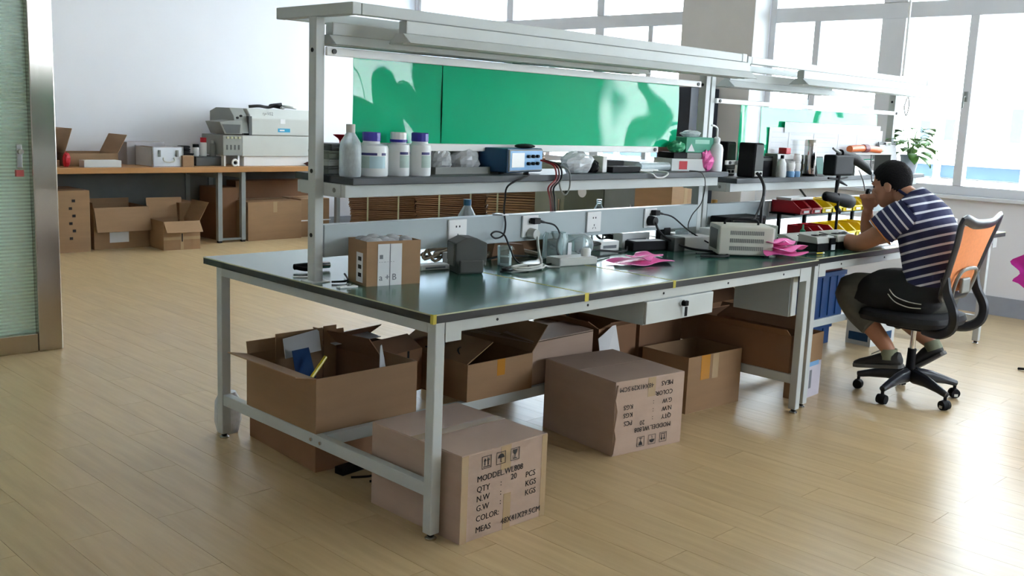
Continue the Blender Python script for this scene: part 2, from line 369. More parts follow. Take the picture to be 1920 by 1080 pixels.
for (u0,u1,v0,v1) in ((1722,1750,218,268),(1768,1796,215,272),(1893,1922,196,278),(1612,1642,190,212),(1500,1530,180,215),(1075,1100,60,90),(1010,1040,60,95)):
    a, b_ = zz(u1,v1), zz(u0,v0)
    o = B(-.03,.0,a[0],b_[0],a[1],b_[1]).build('window', PVC, t); B(-.045,-.03,a[0]+.08,b_[0]-.08,a[1]+.08,b_[1]-.08).build('pane', SKYG2, o)
ground = struct('trim_4', B(6.6,60,-40,50,-6.2,-6), mat('yard_concrete',(190,190,185),.9,var=.05,scale=.5)); ground['label'] = 'concrete yard outside below the window'

# ------------------------------------------------------------------ workbenches
H = .78
def lamp(name, label, x0, x1, y, ztop, parent_group):
    t = thing(name, label, 'lamp', (x0,y,ztop), 0, parent_group); Ln = x1-x0
    h = .045
    B(0,Ln,-.022,.022,-h,0).build('housing', FRAME, t, .003)
    hood = MB(); s = .004
    for sg in (-1,1):
        hood.prism([(sg*.022,-h),(sg*.062,-h-.034),(sg*.062-sg*s,-h-.036),(sg*.018,-h-.002)],'x',-.012,Ln+.012)
    hood.box(-.012,Ln+.012,-.022,.022,-h-.003,-h); hood.build('reflector', FRAME, t)
    for xx in (-.014, Ln+.010):
        MB().prism([(-.022,-h),(.022,-h),(.058,-h-.033),(-.058,-h-.033)],'x',xx,xx+.004).build('end_plate', FRAME, t)
    MB().cyl((.03,0,-h-.022),(Ln-.03,0,-h-.022),.0125,n=14).build('tube', WHITEP, t, smooth=True)
    for xx in (.012, Ln-.032): B(xx,xx+.02,-.012,.012,-h-.036,-h-.003).build('lamp_holder', WHITEP, t, .002)
    return t
def bench(label, X0, Y0, L, W, legs_y, far_inset, post_far, shelf, wr0, wr1, greens, sock, arm, socks, tapes):
    t = thing('workbench', label, 'workbench', (X0,Y0,0)); x1 = L
    top = B(0,L,0,W,H-.030,H-.0015).build('tabletop', BLACKEDGE, t, .002)
    B(.0015,L-.0015,.0015,W-.0015,H-.0015,H).build('green_surface', GREENTOP, top)
    for q in (B(-.0006,L,-.0008,.0002,H-.004,H+.0003), B(-.0008,.0002,-.0006,W,H-.004,H+.0003)): q.build('edge_strip', CREAM, top)
    for nm, (a,b_,c,d,e,f_) in tapes: B(a,b_,c,d,e,f_).build('yellow_tape_mark', YTAPE, top)
    lx = (.023, L-far_inset-.04); s = .041
    for ix, x in enumerate(lx):
        for iy, y in enumerate(legs_y[ix]):
            lg = B(x,x+s,y,y+s,.022,H-.030).build('leg', FRAME, t, .003)
            MB().cyl((x+s/2,y+s/2,.012),(x+s/2,y+s/2,.024),.012,n=12).build('foot_stem', BLACKS, lg, smooth=True)
            MB().lathe([(.02,0),(.021,.006),(.012,.013)],16,(x+s/2,y+s/2,0)).build('foot_pad', CHROME, lg, smooth=True)
    for ix, x in enumerate(lx):
        ya, yb = legs_y[ix]
        B(x,x+s,ya+s,yb,H-.071,H-.030).build('end_apron', FRAME, t, .003)
        r = B(x+.004,x+s-.004,ya+s,yb,.150,.198).build('end_stretcher', FRAME, t, .003)
        for dy in (-.03,.03): MB().cyl((x+.004,.69+dy,.174),(x-.001,.69+dy,.174),.007,n=10).build('bolt', CHROME, r, smooth=True)
    for y in (legs_y[0][0], legs_y[0][1]):
        ap = B(lx[0]+s,lx[1],y+.001,y+s-.001,H-.072,H-.030).build('long_apron', FRAME, t, .003)
        for k in range(5): MB().cyl((.3+k*(L-.6)/4,y+.002,H-.05),(.3+k*(L-.6)/4,y-.001,H-.05),.005,n=10).build('screw', BLACKS, ap, smooth=True)
    for k in (0,1):
        xx = lx[0]+s if k == 0 else lx[1]-.07
        B(xx,xx+.07,legs_y[0][0]-.002,legs_y[0][0],H-.10,H-.034).build('corner_bracket', FRAME, t, .001)
    B(lx[0]+s,lx[1],.67,.71,.150,.198).build('long_stretcher', FRAME, t, .003)
    # uprights, top arms and rails
    zt, at = arm
    for k, x in enumerate((.0246, post_far)):
        p = B(x,x+.037,.704,.750,H,zt-at).build('upright_post', FRAME, t, .002)
        B(x-.02,x+.06,.69,.765,H,H+.004).build('base_plate', FRAME, p)
        for z in (.955,1.19,1.62): MB().cyl((x+.001,.727,z),(x-.002,.727,z),.008,n=10).build('bolt_hole', BLACKS, p, smooth=True)
        B(x+.004 if k == 0 else post_far+.0,x+.041,.496,.972,zt-at,zt).build('top_arm', FRAME, t, .003)
    for y in (.496,.932):
        B(.07,post_far,y+.002,y+.038,zt-at+.001,zt-.001).build('top_rail', FRAME, t, .003)
    # shelf
    sz, sx0, sx1 = shelf
    B(sx0,sx1,.542,.912,sz-.026,sz).build('shelf_board', SHELFTOP, t, .002)
    fr = B(sx0-.01,sx1-.045,.575,.60,sz-.073,sz-.027).build('shelf_rail', FRAME, t, .002)
    B(sx0-.01,sx1-.045,.855,.88,sz-.073,sz-.027).build('shelf_rail', FRAME, t, .002)
    for xx in (sx0-.012, sx1-.055):
        br = B(xx,xx+.012,.601,.854,sz-.075,sz-.027).build('shelf_bracket', FRAME, t, .002)
    MB().cyl((sx0-.013,.64,sz-.05),(sx0-.010,.64,sz-.05),.009,n=10).build('bolt', MGREY, fr, smooth=True)
    # white rails with the green sheets between them
    for (z0,z1,a,b_) in (wr0, wr1):
        r = B(a,b_,.690,.703,z0,z1).build('white_rail', WHITEP, t, .003)
        for xx in (a+.03,b_-.03): MB().cyl((xx,.690,(z0+z1)/2),(xx,.684,(z0+z1)/2),.009,n=12).build('rail_screw', DGREY, r, smooth=True)
    for (a,b_,z0,z1,amp) in greens:
        g = MB(); nx, nz_ = 36, 10; rng = random.Random(int(a*100)); ph = rng.random()*6
        for side in (0,1):
            k0 = len(g.v)
            for i in range(nx+1):
                for j in range(nz_+1):
                    uu, vv = i/nx, j/nz_
                    g.v.append((a+(b_-a)*uu, .7075+.003*side+(amp*math.sin(vv*math.pi)*(math.sin(uu*5+ph)+.6*math.sin(uu*11+ph*2+vv*2)) if amp > 0 else amp*(1-uu)**2*math.sin(math.pi*min(1,vv**1.6))), z0+(z1-z0)*vv))
            for i in range(nx):
                for j in range(nz_):
                    q = k0+i*(nz_+1)+j; g.f.append((q,q+nz_+1,q+nz_+2,q+1) if not side else (q,q+1,q+nz_+2,q+nz_+1))
        g.build('green_sheet', GREENAC, t, smooth=True)
    # socket duct
    if sock:
        pz0, pz1, a, b_ = sock
        d = B(a,b_,.704,.75,pz0,pz1).build('socket_duct', PANEL, t, .002)
        for xc in socks:
            pl = B(xc-.05,xc+.05,.694,.704,.889,.986).build('wall_socket', WHITEP, d, .003)
            h = MB()
            for dx in (-.009,.009): h.box(xc+dx-.003,xc+dx+.003,.6932,.6945,.953,.961)
            h.box(xc-.002,xc+.002,.6932,.6945,.917,.927)
            for sg in (-1,1):
                h.add([(xc+sg*.012-.002,.6932,.904),(xc+sg*.012+.002,.6932,.904),(xc+sg*.006+.002,.6932,.913),(xc+sg*.006-.002,.6932,.913)],[(0,1,2,3)])
            h.build('socket_slots', BLACKS, pl)['kind'] = 'stuff'
    return t
e = .0009
TP = [('c',(-.0015,.012,-.0012,-.0006,H-.031,H+e)),('c',(-.0014,-.0007,-.001,.014,H-.031,H+e)),
      ('e',(.735,.757,-.0014,-.0006,H-.031,H+e)),('e',(1.285,1.303,-.0014,-.0006,H-.031,H+e)),
      ('l',(.742,.750,0,.62,H,H+.0006)),('l',(1.290,1.297,0,.50,H,H+.0006))]
b1 = bench('long grey workbench with green top, nearest the camera', 0, 0, 2.49, 1.492, ((.014,1.383),(.014,1.383)), .036, 2.45,
    (1.176,.0746,2.472), (1.603,1.634,.061,2.385), (1.266,1.296,.17,2.05), [(.19,.622,1.292,1.603,.0038),(.626,2.215,1.294,1.606,.004)],
    (.872,.992,.067,2.449), (1.777,.0415), (.72,1.154,1.59,2.03), TP)
# hanging drawers
def drawer(x0, x1, y0, y1, z0, z1, key):
    d = B(x0,x1,y0+.012,y1,z0,z1).build('drawer_case', PANEL, b1, .002)
    B(x0+.004,x1-.004,y0,y0+.012,z0+.004,z1-.004).build('drawer_front', FRAME, b1, .003)
    if key:
        xm = (x0+x1)/2
        MB().cyl((xm,y0,z1-.03),(xm,y0-.010,z1-.03),.014,n=16).build('lock', CHROME, b1, smooth=True)
        k = MB().box(xm-.004,xm+.022,y0-.024,y0-.010,z1-.042,z1-.02).build('key', BLACKP, b1, .003)
        MB().box(xm+.004,xm+.02,y0-.02,y0-.016,z1-.085,z1-.045).build('key_tag', BLACKP, k, .001)
drawer(1.135,1.615,.016,.50,.606,.707,True)
drawer(2.34,2.395,.045,.37,.50,.707,False)
b2 = bench('second workbench along the window side, where the man sits', 2.52, .03, 2.60, 1.44, ((.014,1.34),(.06,1.3)), .07, 2.25,
    (1.136,.085,2.47), (1.53,1.556,.06,2.28), (1.20,1.224,.2,2.1), [(.54,2.0,1.224,1.527,.006),(.33,.40,1.224,1.53,.002)],
    (.872,.985,.067,2.24), (1.772,.038), (.75,1.6), [])
BL = 'fluorescent fittings under the bench top rails'
lamp('bench_lamp','front fluorescent lamp under the near workbench top rail',.262,2.52,.515,1.735,BL)
lamp('bench_lamp','rear fluorescent lamp hanging lower behind near workbench top rail',.09,1.90,.72,1.722,BL)
lamp('bench_lamp','rear fluorescent lamp over the second workbench by the pillar',2.66,3.80,.72,1.70,BL)
lamp('bench_lamp','front fluorescent lamp over the second workbench near the window',3.10,4.86,.53,1.733,BL)
q = py(1693,145,.53)
tag(MB().cyl((q.x,.53,1.775),(q.x,.53,HC-.002),.008,n=10).build('conduit_pole', WHITEP, smooth=True), 'thin white conduit pole rising from second bench rail to ceiling', 'pole')
q = py(1697,172,.70)
tag(MB().tube(cr([(q.x-.03,.68,1.60),(q.x+.01,.68,1.66),(q.x+.04,.68,1.60),(q.x+.01,.68,1.53),(q.x-.03,.68,1.58)],5,True),.004,6,close=True).build('wire_coil', MGREY, smooth=True),'coiled grey wire hanging on far post of second bench','wire')

# ------------------------------------------------------------------ cartons
def carton(name, label, loc, rotz, w, d, h, m, flaps=None, open_=True, tapem=None, group=None, cat='carton', th=.004):
    """local frame: front-left-bottom corner, x along the front, y into depth; flaps: side -> (length, degrees outward from upright)"""
    t = thing(name, label, cat, loc, rotz, group)
    bd = MB()
    if open_:
        bd.box(0,w,0,d,0,th); bd.box(0,w,0,th,th,h); bd.box(0,w,d-th,d,th,h); bd.box(0,th,th,d-th,th,h); bd.box(w-th,w,th,d-th,th,h)
    else: bd.box(0,w,0,d,0,h)
    bd.build('body', m, t, .002 if not open_ else 0)
    if not open_:
        for (a,b_) in ((.001,d/2-.002),(d/2+.002,d-.001)): B(.001,w-.001,a,b_,h,h+.003).build('top_flap', m, t)
    for s, (ln, ang) in (flaps or {}).items():
        a = math.radians(ang); c, sn = math.cos(a), math.sin(a)
        f = MB()
        if s in ('y0','y1'):
            sg = -1 if s == 'y0' else 1; y = 0 if s == 'y0' else d
            M = Matrix.Translation((0,y,h)) @ Matrix.Rotation(-sg*a, 4, 'X')
            f.box(.004,w-.004,-th/2,th/2,0,ln,M)
        else:
            sg = -1 if s == 'x0' else 1; x = 0 if s == 'x0' else w
            M = Matrix.Translation((x,0,h)) @ Matrix.Rotation(sg*a, 4, 'Y')
            f.box(-th/2,th/2,.004,d-.004,0,ln,M)
        f.build('flap', m, t)
    if tapem:
        if not open_: B(-.001,w+.001,d/2-.024,d/2+.024,h+.003,h+.0038).build('tape', tapem, t)
        B(w/2-.024,w/2+.024,-.0008,0,h*.55 if open_ else h*.72,h).build('tape', tapem, t)
    return t
def icons(mb, x, z, s, kind, M):
    y = -.0014
    def R(a,b,c,d): mb.box(x+a*s,x+b*s,y-.0002,y,z+c*s,z+d*s,M)
    R(0,1,0,.05); R(0,1,.95,1); R(0,.05,.05,.95); R(.95,1,.05,.95)
    def T(*p): mb.add([(x+a*s,y-.0003,z+b*s) for a,b in p],[tuple(range(len(p)))],M)
    if kind == 'up':
        R(.15,.85,.12,.19)
        for c in (.32,.68): R(c-.05,c+.05,.25,.62); T((c-.15,.6),(c+.15,.6),(c,.86))
    elif kind == 'rain':
        T(*[(.5+.36*math.cos(math.pi*i/10), .5+.34*math.sin(math.pi*i/10)) for i in range(11)]); R(.47,.53,.15,.5); R(.53,.62,.15,.2)
    else:
        T((.22,.88),(.78,.88),(.68,.6),(.54,.46),(.46,.46),(.32,.6)); R(.46,.54,.2,.46); R(.28,.72,.12,.2)
def print_front(t, w, h, flip):
    mb = MB(); M = None
    if flip: M = Matrix.Translation((w,0,h)) @ Matrix.Rotation(math.pi,4,'Y')
    s = .044
    for k, kd in enumerate(('up','rain','glass')): icons(mb, w*(.22+.165*k), h*.80, s, kd, M)
    fs = .030
    rows = [('MODDEL.WL808',.17,.665),('QTY',.17,.545),(':',.44,.545),('20',.56,.575),('PCS',.74,.545),('N.W',.17,.435),(':',.44,.435),('KGS',.74,.435),('G.W',.17,.325),(':',.44,.325),('KGS',.74,.325),('COLOR:',.17,.205),('MEAS',.17,.075),('48X41X29.5CM',.46,.075)]
    for s_, u, v in rows: put_text(mb, s_, w*u, h*v, fs, M, fat=2, y=-.0016)
    mb.build('printing', INK, t)['kind'] = 'stuff'
CG = 'cartons stored under the workbench'
c1 = carton('printed_carton','large closed printed carton on the floor beside the near bench leg',(.083,-.066,0),0,.411,.483,.305,KRAFT2,None,False,TAPE,CG)
print_front(c1,.411,.305,False)
B(.0,.03,-.0009,0,.0,.305).build('edge_tape', TAPE, c1); B(.385,.411,-.0009,0,.0,.305).build('edge_tape', TAPE, c1)
B(.20,.235,-.0012,0,0,.13).build('tape_strip', TAPE, c1)
a = pz(1147,857,0)
c2 = carton('printed_carton','closed printed carton standing upside down, its lettering inverted, on the floor',a,math.radians(-8.6),.412,.48,.325,KRAFT2,None,False,None,CG)
print_front(c2,.412,.325,True)
MB().tube([(.002,-.002,.01),(.012,-.004,.08),(.003,-.002,.12),(.014,-.004,.2),(.002,-.002,.25),(.012,-.003,.315)],.005,6).build('torn_edge', KRAFT2, c2, smooth=True)
B(.19,.235,-.001,0,.24,.325).build('tape_strip', TAPE, c2)
c3 = carton('open_carton','big open carton of packing scraps resting on the near bench end rail',(.03,.695,.199),0,.49,.50,.215,KRAFT,{'x0':(.09,78),'y1':(.05,12)},True,None,CG)
B(.10,.33,.44,.445,.02,.295).build('inner_flap', KRAFT, c3); B(.335,.40,.44,.445,.02,.30).build('inner_flap', KRAFT, c3)
c4 = carton('flat_carton','low closed carton on the floor beneath the big open carton',(.10,.80,0),math.radians(-4),.46,.56,.145,KRAFTD,None,False,TAPE,CG)
# scraps sticking out of the open carton
def sheet(name, label, cat, m, pts, th=.003, group=None):
    P = [Vector(p) for p in pts]; n = (P[1]-P[0]).cross(P[2]-P[0]).normalized()*th
    o = MB().add([tuple(p) for p in P]+[tuple(p+n) for p in P], [tuple(range(len(P)-1,-1,-1)), tuple(range(len(P),2*len(P)))]+[(i,(i+1)%len(P),len(P)+(i+1)%len(P),len(P)+i) for i in range(len(P))]).build(name, m)
    return tag(o, label, cat, group)
sheet('card_sheet','pale card offcut sticking out of big open carton','card',PAPER,[(.36,.74,.37),(.44,.80,.36),(.43,.82,.47),(.385,.77,.48)])
sheet('blue_booklet','blue printed booklet inside big open carton','booklet',BLUE,[(.10,.93,.33),(.22,.98,.33),(.21,1.02,.45),(.10,.97,.46)])
tag(MB().cyl((.11,.86,.36),(.20,.88,.44),.008,n=8).build('yellow_rod', YEL, smooth=True),'yellow plastic rod poking out of big open carton','rod')
sheet('printed_leaflet','white leaflet with blue print standing in big open carton','leaflet',PAPER,[(.14,1.08,.40),(.34,1.12,.40),(.34,1.14,.49),(.14,1.10,.48)])
sheet('foam_sheet','white foam sheet lying across the back of big open carton','sheet',PAPER,[(.40,1.10,.418),(.66,1.12,.418),(.66,1.28,.425),(.40,1.26,.425)])
c5 = carton('strapped_carton','open carton with orange tape on the bench rail behind the near leg',(.775,.665,.199),0,.40,.48,.165,KRAFT,{'y0':(.0,0),'y1':(.2,-68),'x0':(.17,-62),'x1':(.15,40)},True,OTAPE,CG)
cable('loose_cord','black cords tangled over the orange taped carton','cord',BLACKS,[(.80,.72,.37),(.84,.80,.40),(.90,.76,.41),(.95,.84,.40),(.88,.92,.41),(.80,.86,.40),(.78,.95,.39)],.004)
c5b = carton('strapped_carton','carton with black strap marks on slanted lid behind the near leg',(.50,.90,.199),math.radians(10),.26,.34,.19,KRAFTD,{'x0':(.12,40),'y0':(.10,-60),'y1':(.12,-55)},True,None,CG)
for dx in (.06,.16): B(dx,dx+.012,-.002,.0,.02,.19).build('strap', BLACKS, c5b)
c6 = carton('closed_carton','closed carton with a gaping lid slot behind the orange taped carton',(1.20,.69,.199),math.radians(2),.44,.46,.20,KRAFT2,{'y0':(.0,0)},True,None,CG)
for (a_,b_,tl) in ((.0,.19,4),(.215,.46,0)):
    M = Matrix.Translation((0,a_,.203)) @ Matrix.Rotation(math.radians(tl),4,'X'); MB().box(.0,.44,0,b_-a_,0,.004,M).build('top_flap', KRAFT2, c6)
B(.0,.44,.30,.34,.208,.2088).build('tape', TAPE, c6)
a = pz(1285,775,0)
c7 = carton('open_carton','pale open carton with tape on the floor right of the upside-down carton',(1.965,.36,0),math.radians(-4),.43,.30,.285,KRAFT,{},True,TAPE,CG)
B(.10,.17,-.001,0,.16,.285).build('tape_patch', OTAPE, c7)
carton('dark_carton','dark carton on the long bench rail under the drawer',(1.70,.72,.199),0,.30,.40,.20,KRAFTD,{'y0':(.08,60),'x0':(.09,60)},True,None,CG)
carton('dark_carton','wide dark carton spanning the end rails of the two benches',(2.421,.07,.199),0,.178,.56,.19,KRAFTD,{'x0':(.06,50),'y1':(.10,-50),'x1':(.08,30)},True,None,CG)
carton('dark_carton','shadowed carton on the long rail between drawer and grey panel',(2.03,.72,.199),0,.37,.40,.20,KRAFTD,{'y1':(.12,-40),'x0':(.08,50)},True,None,CG)
carton('dark_carton','shadowed carton on the rail of the second bench behind its near leg',(2.64,.745,.199),0,.42,.40,.22,KRAFTD,{'y0':(.10,-60),'y1':(.1,-30)},True,None,CG)
carton('dark_carton','carton at the back of the near bench rail, lid up',(1.25,1.20,.0),math.radians(5),.42,.30,.42,KRAFTD,{'y0':(.12,-40),'x1':(.12,20)},True,None,CG)
a = pz(1507,757,0)
c8 = carton('narrow_carton','narrow brown and lilac carton standing on the floor past the far leg',(2.66,.13,0),math.radians(3),.235,.09,.345,KRAFT,{'y1':(.06,10)},True,None,CG)
B(.004,.231,-.0012,0,.0,.19).build('lilac_wrap', mat('lilac_paper',(196,190,200),.6), c8)
B(.10,.125,-.0022,-.0012,.05,.15).build('barcode', PAPERG, c8)
B(.03,.20,-.0022,-.0012,.17,.195).build('blue_strip', LBLUE, c8)
tag(MB().lathe([(.0,0),(.045,.0),(.058,.05),(.055,.14),(.035,.18),(0,.185)],14,(.10,1.475,0)).build('plastic_sack', FOIL, smooth=True),'crumpled clear plastic bag on floor behind the left back leg','bag')
# clutter on the floor under the end
cable('loose_cord','thin black cord on the floor below near bench end rail','cord',BLACKS,[(.17,.66,.006),(.24,.62,.008),(.30,.66,.006),(.34,.60,.012),(.29,.55,.006),(.2,.58,.006)],.005)
sheet('plastic_strip','pale plastic strip on the floor below near bench end rail','strip',PAPER,[(.26,.66,.012),(.38,.60,.012),(.385,.615,.016),(.265,.675,.016)],.002)
tag(MB().box(0,.24,0,.05,0,.03).build('black_bar', BLACKP, bevel=.004, loc=(.16,.70,0), rotz=.1),'black bar lying on floor under big open carton','bar')
sheet('card_sheet','pale card sheet leaning between cartons below the drawer','card',PAPER,[(1.62,.62,.20),(1.80,.64,.20),(1.80,.70,.42),(1.66,.69,.36)])
cable('loose_cord','black cord hanging below the bench apron left of the drawer','cord',BLACKS,[(1.02,.30,.70),(.99,.32,.655),(1.02,.33,.61),(1.06,.34,.66),(1.10,.34,.69),(1.12,.40,.64),(1.17,.42,.66)],.004)
# blue crates and white carton under second bench
def crate(name, label, loc, w, d, h, m):
    t = thing(name, label, 'crate', loc); th = .006; b_ = MB()
    b_.box(0,w,0,d,0,th); b_.box(0,w,0,th,th,h); b_.box(0,w,d-th,d,th,h); b_.box(0,th,th,d-th,th,h); b_.box(w-th,w,th,d-th,th,h); b_.build('body', m, t)
    r = MB()
    r.box(-.012,w+.012,-.012,0,h-.03,h); r.box(-.012,w+.012,d,d+.012,h-.03,h); r.box(-.012,0,0,d,h-.03,h); r.box(w,w+.012,0,d,h-.03,h); r.build('rim', m, t, .003)
    for k in range(1,4): B(w*k/4-.004,w*k/4+.004,-.008,0,.01,h-.03).build('rib', m, t)
    return t
crate('blue_crate','upper blue plastic crate on the second bench rail beside the man',(py(1524,570,.715).x,.715,.199),.40,.18,.30,BLUE)
crate('blue_crate','lower blue plastic crate on the floor under the second bench rail',(py(1524,570,.715).x-.02,.76,0),.36,.20,.14,BLUE)
a, r_, w_, h_ = fp(1565,647,1628,652,592,0)
c9 = carton('white_carton','white carton with a dark blue label on floor under the second bench',(4.27,.51,0),math.radians(-3),.32,.18,.24,mat('white_card',(206,208,206),.6,var=.03),{'y1':(.1,20)},True,None)
B(.04,.28,-.001,0,.03,.085).build('blue_label', DBLUE, c9); B(-.001,0,.02,.16,.03,.085).build('blue_label', DBLUE, c9)
for k in range(3): MB().cyl((.08+k*.09,-.001,.17),(.08+k*.09,-.0002,.17),.022,n=12).build('printed_mark', PAPERG, c9)
tag(MB().box(0,.34,0,.17,0,.10).box(.02,.32,.02,.15,.10,.11).build('dark_red_crate', mat('maroon_plastic',(78,36,34),.5), bevel=.004, loc=(py(1524,570,.715).x+.03,.72,.50)),'maroon box on the upper blue crate behind the man knees','box')
sheet('paper_stack','white sheets of paper on the maroon box under second bench','paper',PAPER,[(py(1524,570,.715).x+.06,.73,.611),(py(1524,570,.715).x+.36,.73,.611),(py(1524,570,.715).x+.36,.88,.611),(py(1524,570,.715).x+.06,.88,.611)],.02)

# ------------------------------------------------------------------ on the near bench top (z = H)
def bottle(name, label, loc, prof, m, cap=None, capm=None, rotz=0, group=None, n=24):
    t = thing(name, label, 'bottle', loc, rotz, group)
    MB().lathe(prof, n).build('body', m, t, smooth=True)
    if cap: MB().lathe(cap, n).build('cap', capm, t, smooth=True)
    return t
a, r_, w_, h_ = fp(686,540,783,533,455,H)
bx = carton('kraft_parcel','small kraft parcel with a white address label and film on the bench top',(.135,.535,H),r_,.225,.15,.165,KRAFT,None,True,None,None,'parcel')
B(.045,.145,-.0012,0,.0,.155).build('address_label', PAPER, bx)
ink = MB()
put_text(ink,'- - -- -  - -',.05,.085,.016,None,-.0016); put_text(ink,'a + B',.050,.02,.034,None,-.0020,2); ink.box(.052,.066,-.0016,-.0013,.10,.115); ink.build('handwriting', PAPERG, bx)['kind']='stuff'
B(.094,.097,-.0018,0,.0,.155).build('label_fold', PAPERG, bx)
B(-.0012,0,.03,.08,.01,.12).build('side_label', PAPER, bx)
for k in range(3): B(-.0018,-.0012,.04,.065,.03+.03*k,.045+.03*k).build('printed_mark', INK, bx)
g = MB()
for i in range(14): g.sph((.03+.19*random.random(), .03+.1*random.random(), .155+.012*random.random()), .03,.025,.016,8,5)
g.build('bubble_film', FOIL, bx, smooth=True)
# grey power adapter block with a stepped front
t = thing('transformer','grey ribbed transformer block on the bench top near a socket','transformer',(.615,.585,H),math.radians(-22))
MB().prism([(0.012,0),(.118,0),(.122,.035),(.135,.05),(.135,.125),(.09,.145),(.045,.147),(.0,.125),(.0,.05),(.010,.035)],'y',0,.11).build('housing', DGREY, t, .004)
B(.014,.118,-.012,0,.004,.058).build('front_step', DGREY, t, .006)
for x in (-.004,.133): B(x,x+.007,.02,.09,.03,.12).build('side_fin', MGREY, t, .002)
# white power strip and small boxes, jars, cords
t = thing('white_box','flat white plastic box on the bench top by the coiled lead','box',(1.15,.505,H),math.radians(-9)); B(0,.215,0,.10,0,.034).build('body', GREYP, t, .005)
B(.01,.205,.01,.09,.034,.036).build('lid', WHITEP, t, .002); MB().lathe([(.022,0),(.022,.03),(.018,.036),(0,.036)],16,(.17,.03,.036)).build('round_cap', WHITEP, t, smooth=True)
def coil(name, label, m, c, rx, ry, turns, r, z0):
    pts = []
    for i in range(turns*10+1):
        a_ = 2*math.pi*i/10; k = 1+.12*math.sin(i*1.7); pts.append((c[0]+rx*k*math.cos(a_), c[1]+ry*k*math.sin(a_), z0+r+.004*(i/10)+.004*math.sin(i)))
    pts += [(c[0]+rx*1.6,c[1]+ry*.5,z0+r),(c[0]+rx*2.0,c[1]-ry*.8,z0+r)]
    return cable(name, label, 'cord', m, pts, r)
coil('coiled_lead','grey coiled power lead on the bench top before the transformer',GREYP,(.95,.50),.085,.028,4,.005,H)
coil('coiled_lead','black coiled lead under the grey coil on the bench top',BLACKS,(.90,.53),.07,.035,2,.004,H)
# clear jars
jar = [(.0,.0),(.055,.0),(.057,.01),(.057,.11),(.05,.125),(.047,.128),(.047,.115),(.053,.1),(.053,.012),(0,.01)]
t = bottle('clear_jar','clear wide jar standing on the bench top below the second socket',(1.285,.66,H),jar,CLEARP)
B(.02,.045,-.06,-.056,.02,.085).build('tape_label', PAPER, t, .001)
M = Matrix.Rotation(math.radians(90),4,'Y')
lj = MB(); lj.loft([[Vector((1.345+z, .64+r*math.cos(2*math.pi*i/20), H+.062+r*math.sin(2*math.pi*i/20))) for i in range(20)] for r,z in [(.001,0),(.056,0),(.057,.1),(.045,.13),(.02,.145),(.001,.146)]])
tag(lj.build('clear_jar', CLEARP, smooth=True),'clear jar lying on its side beside the standing jar','jar')
t = bottle('glass_beaker','small clear beaker of water behind the grey transformer',(.965,.66,H),[(0,0),(.03,0),(.032,.085),(.03,.085),(.028,.004),(0,.004)],CLEARP)
MB().lathe([(0,.006),(.027,.006),(.028,.04),(0,.04)],18).build('water', CLEARP, t, smooth=True)
bottle('water_bottle','clear water bottle with a blue cap behind the socket duct',(.985,.93,H),[(0,0),(.042,0),(.044,.02),(.044,.16),(.04,.19),(.015,.235),(.014,.245),(0,.245)],FROSTB,[(.0175,.235),(.0175,.262),(0,.263)],mat('teal_cap',(40,110,150),.4))
bottle('water_bottle','clear empty bottle behind the socket duct right of the centre socket',(1.90,.93,H),[(0,0),(.032,0),(.034,.02),(.034,.15),(.03,.18),(.013,.21),(.012,.225),(0,.225)],CLEARP,[(.014,.215),(.014,.235),(0,.235)],CLEARP)
bottle('glass_tumbler','clear glass tumbler standing upright on the bench top under the duct',(1.56,.76,H),[(0,0),(.03,0),(.034,.085),(.032,.085),(.028,.004),(0,.004)],CLEARP)
# pink antistatic bags
def film(name, label, cat, m, c, w, d, seed, rot, lift=.02, fold=3):
    rng = random.Random(seed); g = MB(); n = 14; ph = [rng.random()*6 for _ in range(4)]
    for i in range(n+1):
        for j in range(n+1):
            u, v = i/n-.5, j/n-.5
            z = lift*(.55+.25*math.sin(u*7+ph[0]+v*4)+.2*math.sin(v*9+ph[1]+u*3)) + .004
            k = 1+.10*math.sin(v*8+ph[2]); g.v.append((u*w*k, v*d*(1+.12*math.sin(u*7+ph[3])), max(.003,z)))
    for i in range(n):
        for j in range(n):
            q = i*(n+1)+j; g.f.append((q,q+n+1,q+n+2,q+1))
    o = g.build(name, m, None, 0, False, c, rot); so = o.modifiers.new('solid','SOLIDIFY'); so.thickness = .0025; so.offset = -1
    return tag(o, label, cat)
film('pink_bag','larger pink antistatic bag at the bottom of the pile on the near bench','bag',PINKBAG,(1.565,.385,H),.30,.15,3,-.12,.018)
film('pink_bag','folded pink antistatic bag lying on top of the larger pink bag','bag',PINKBAG,(1.58,.375,H+.022),.19,.11,5,.35,.02)
film('clear_bag','small clear film bag right of the pink bags on the bench','bag',FOIL,(1.72,.46,H),.12,.08,9,.2,.016)
for k, (x,y,w,d,r,l) in enumerate(((2.40,.165,.22,.14,-.5,'bottom pink bag of the bundle beside the vented power supply'),(2.42,.15,.2,.12,-.2,'middle pink bag of the bundle beside the vented power supply'),(2.40,.175,.18,.11,.2,'top pink bag of the bundle beside the vented power supply'))):
    film('pink_bag',l,'bag',PINKBAG,(x,y,H+.026*k),w,d,20+k,r,.035)
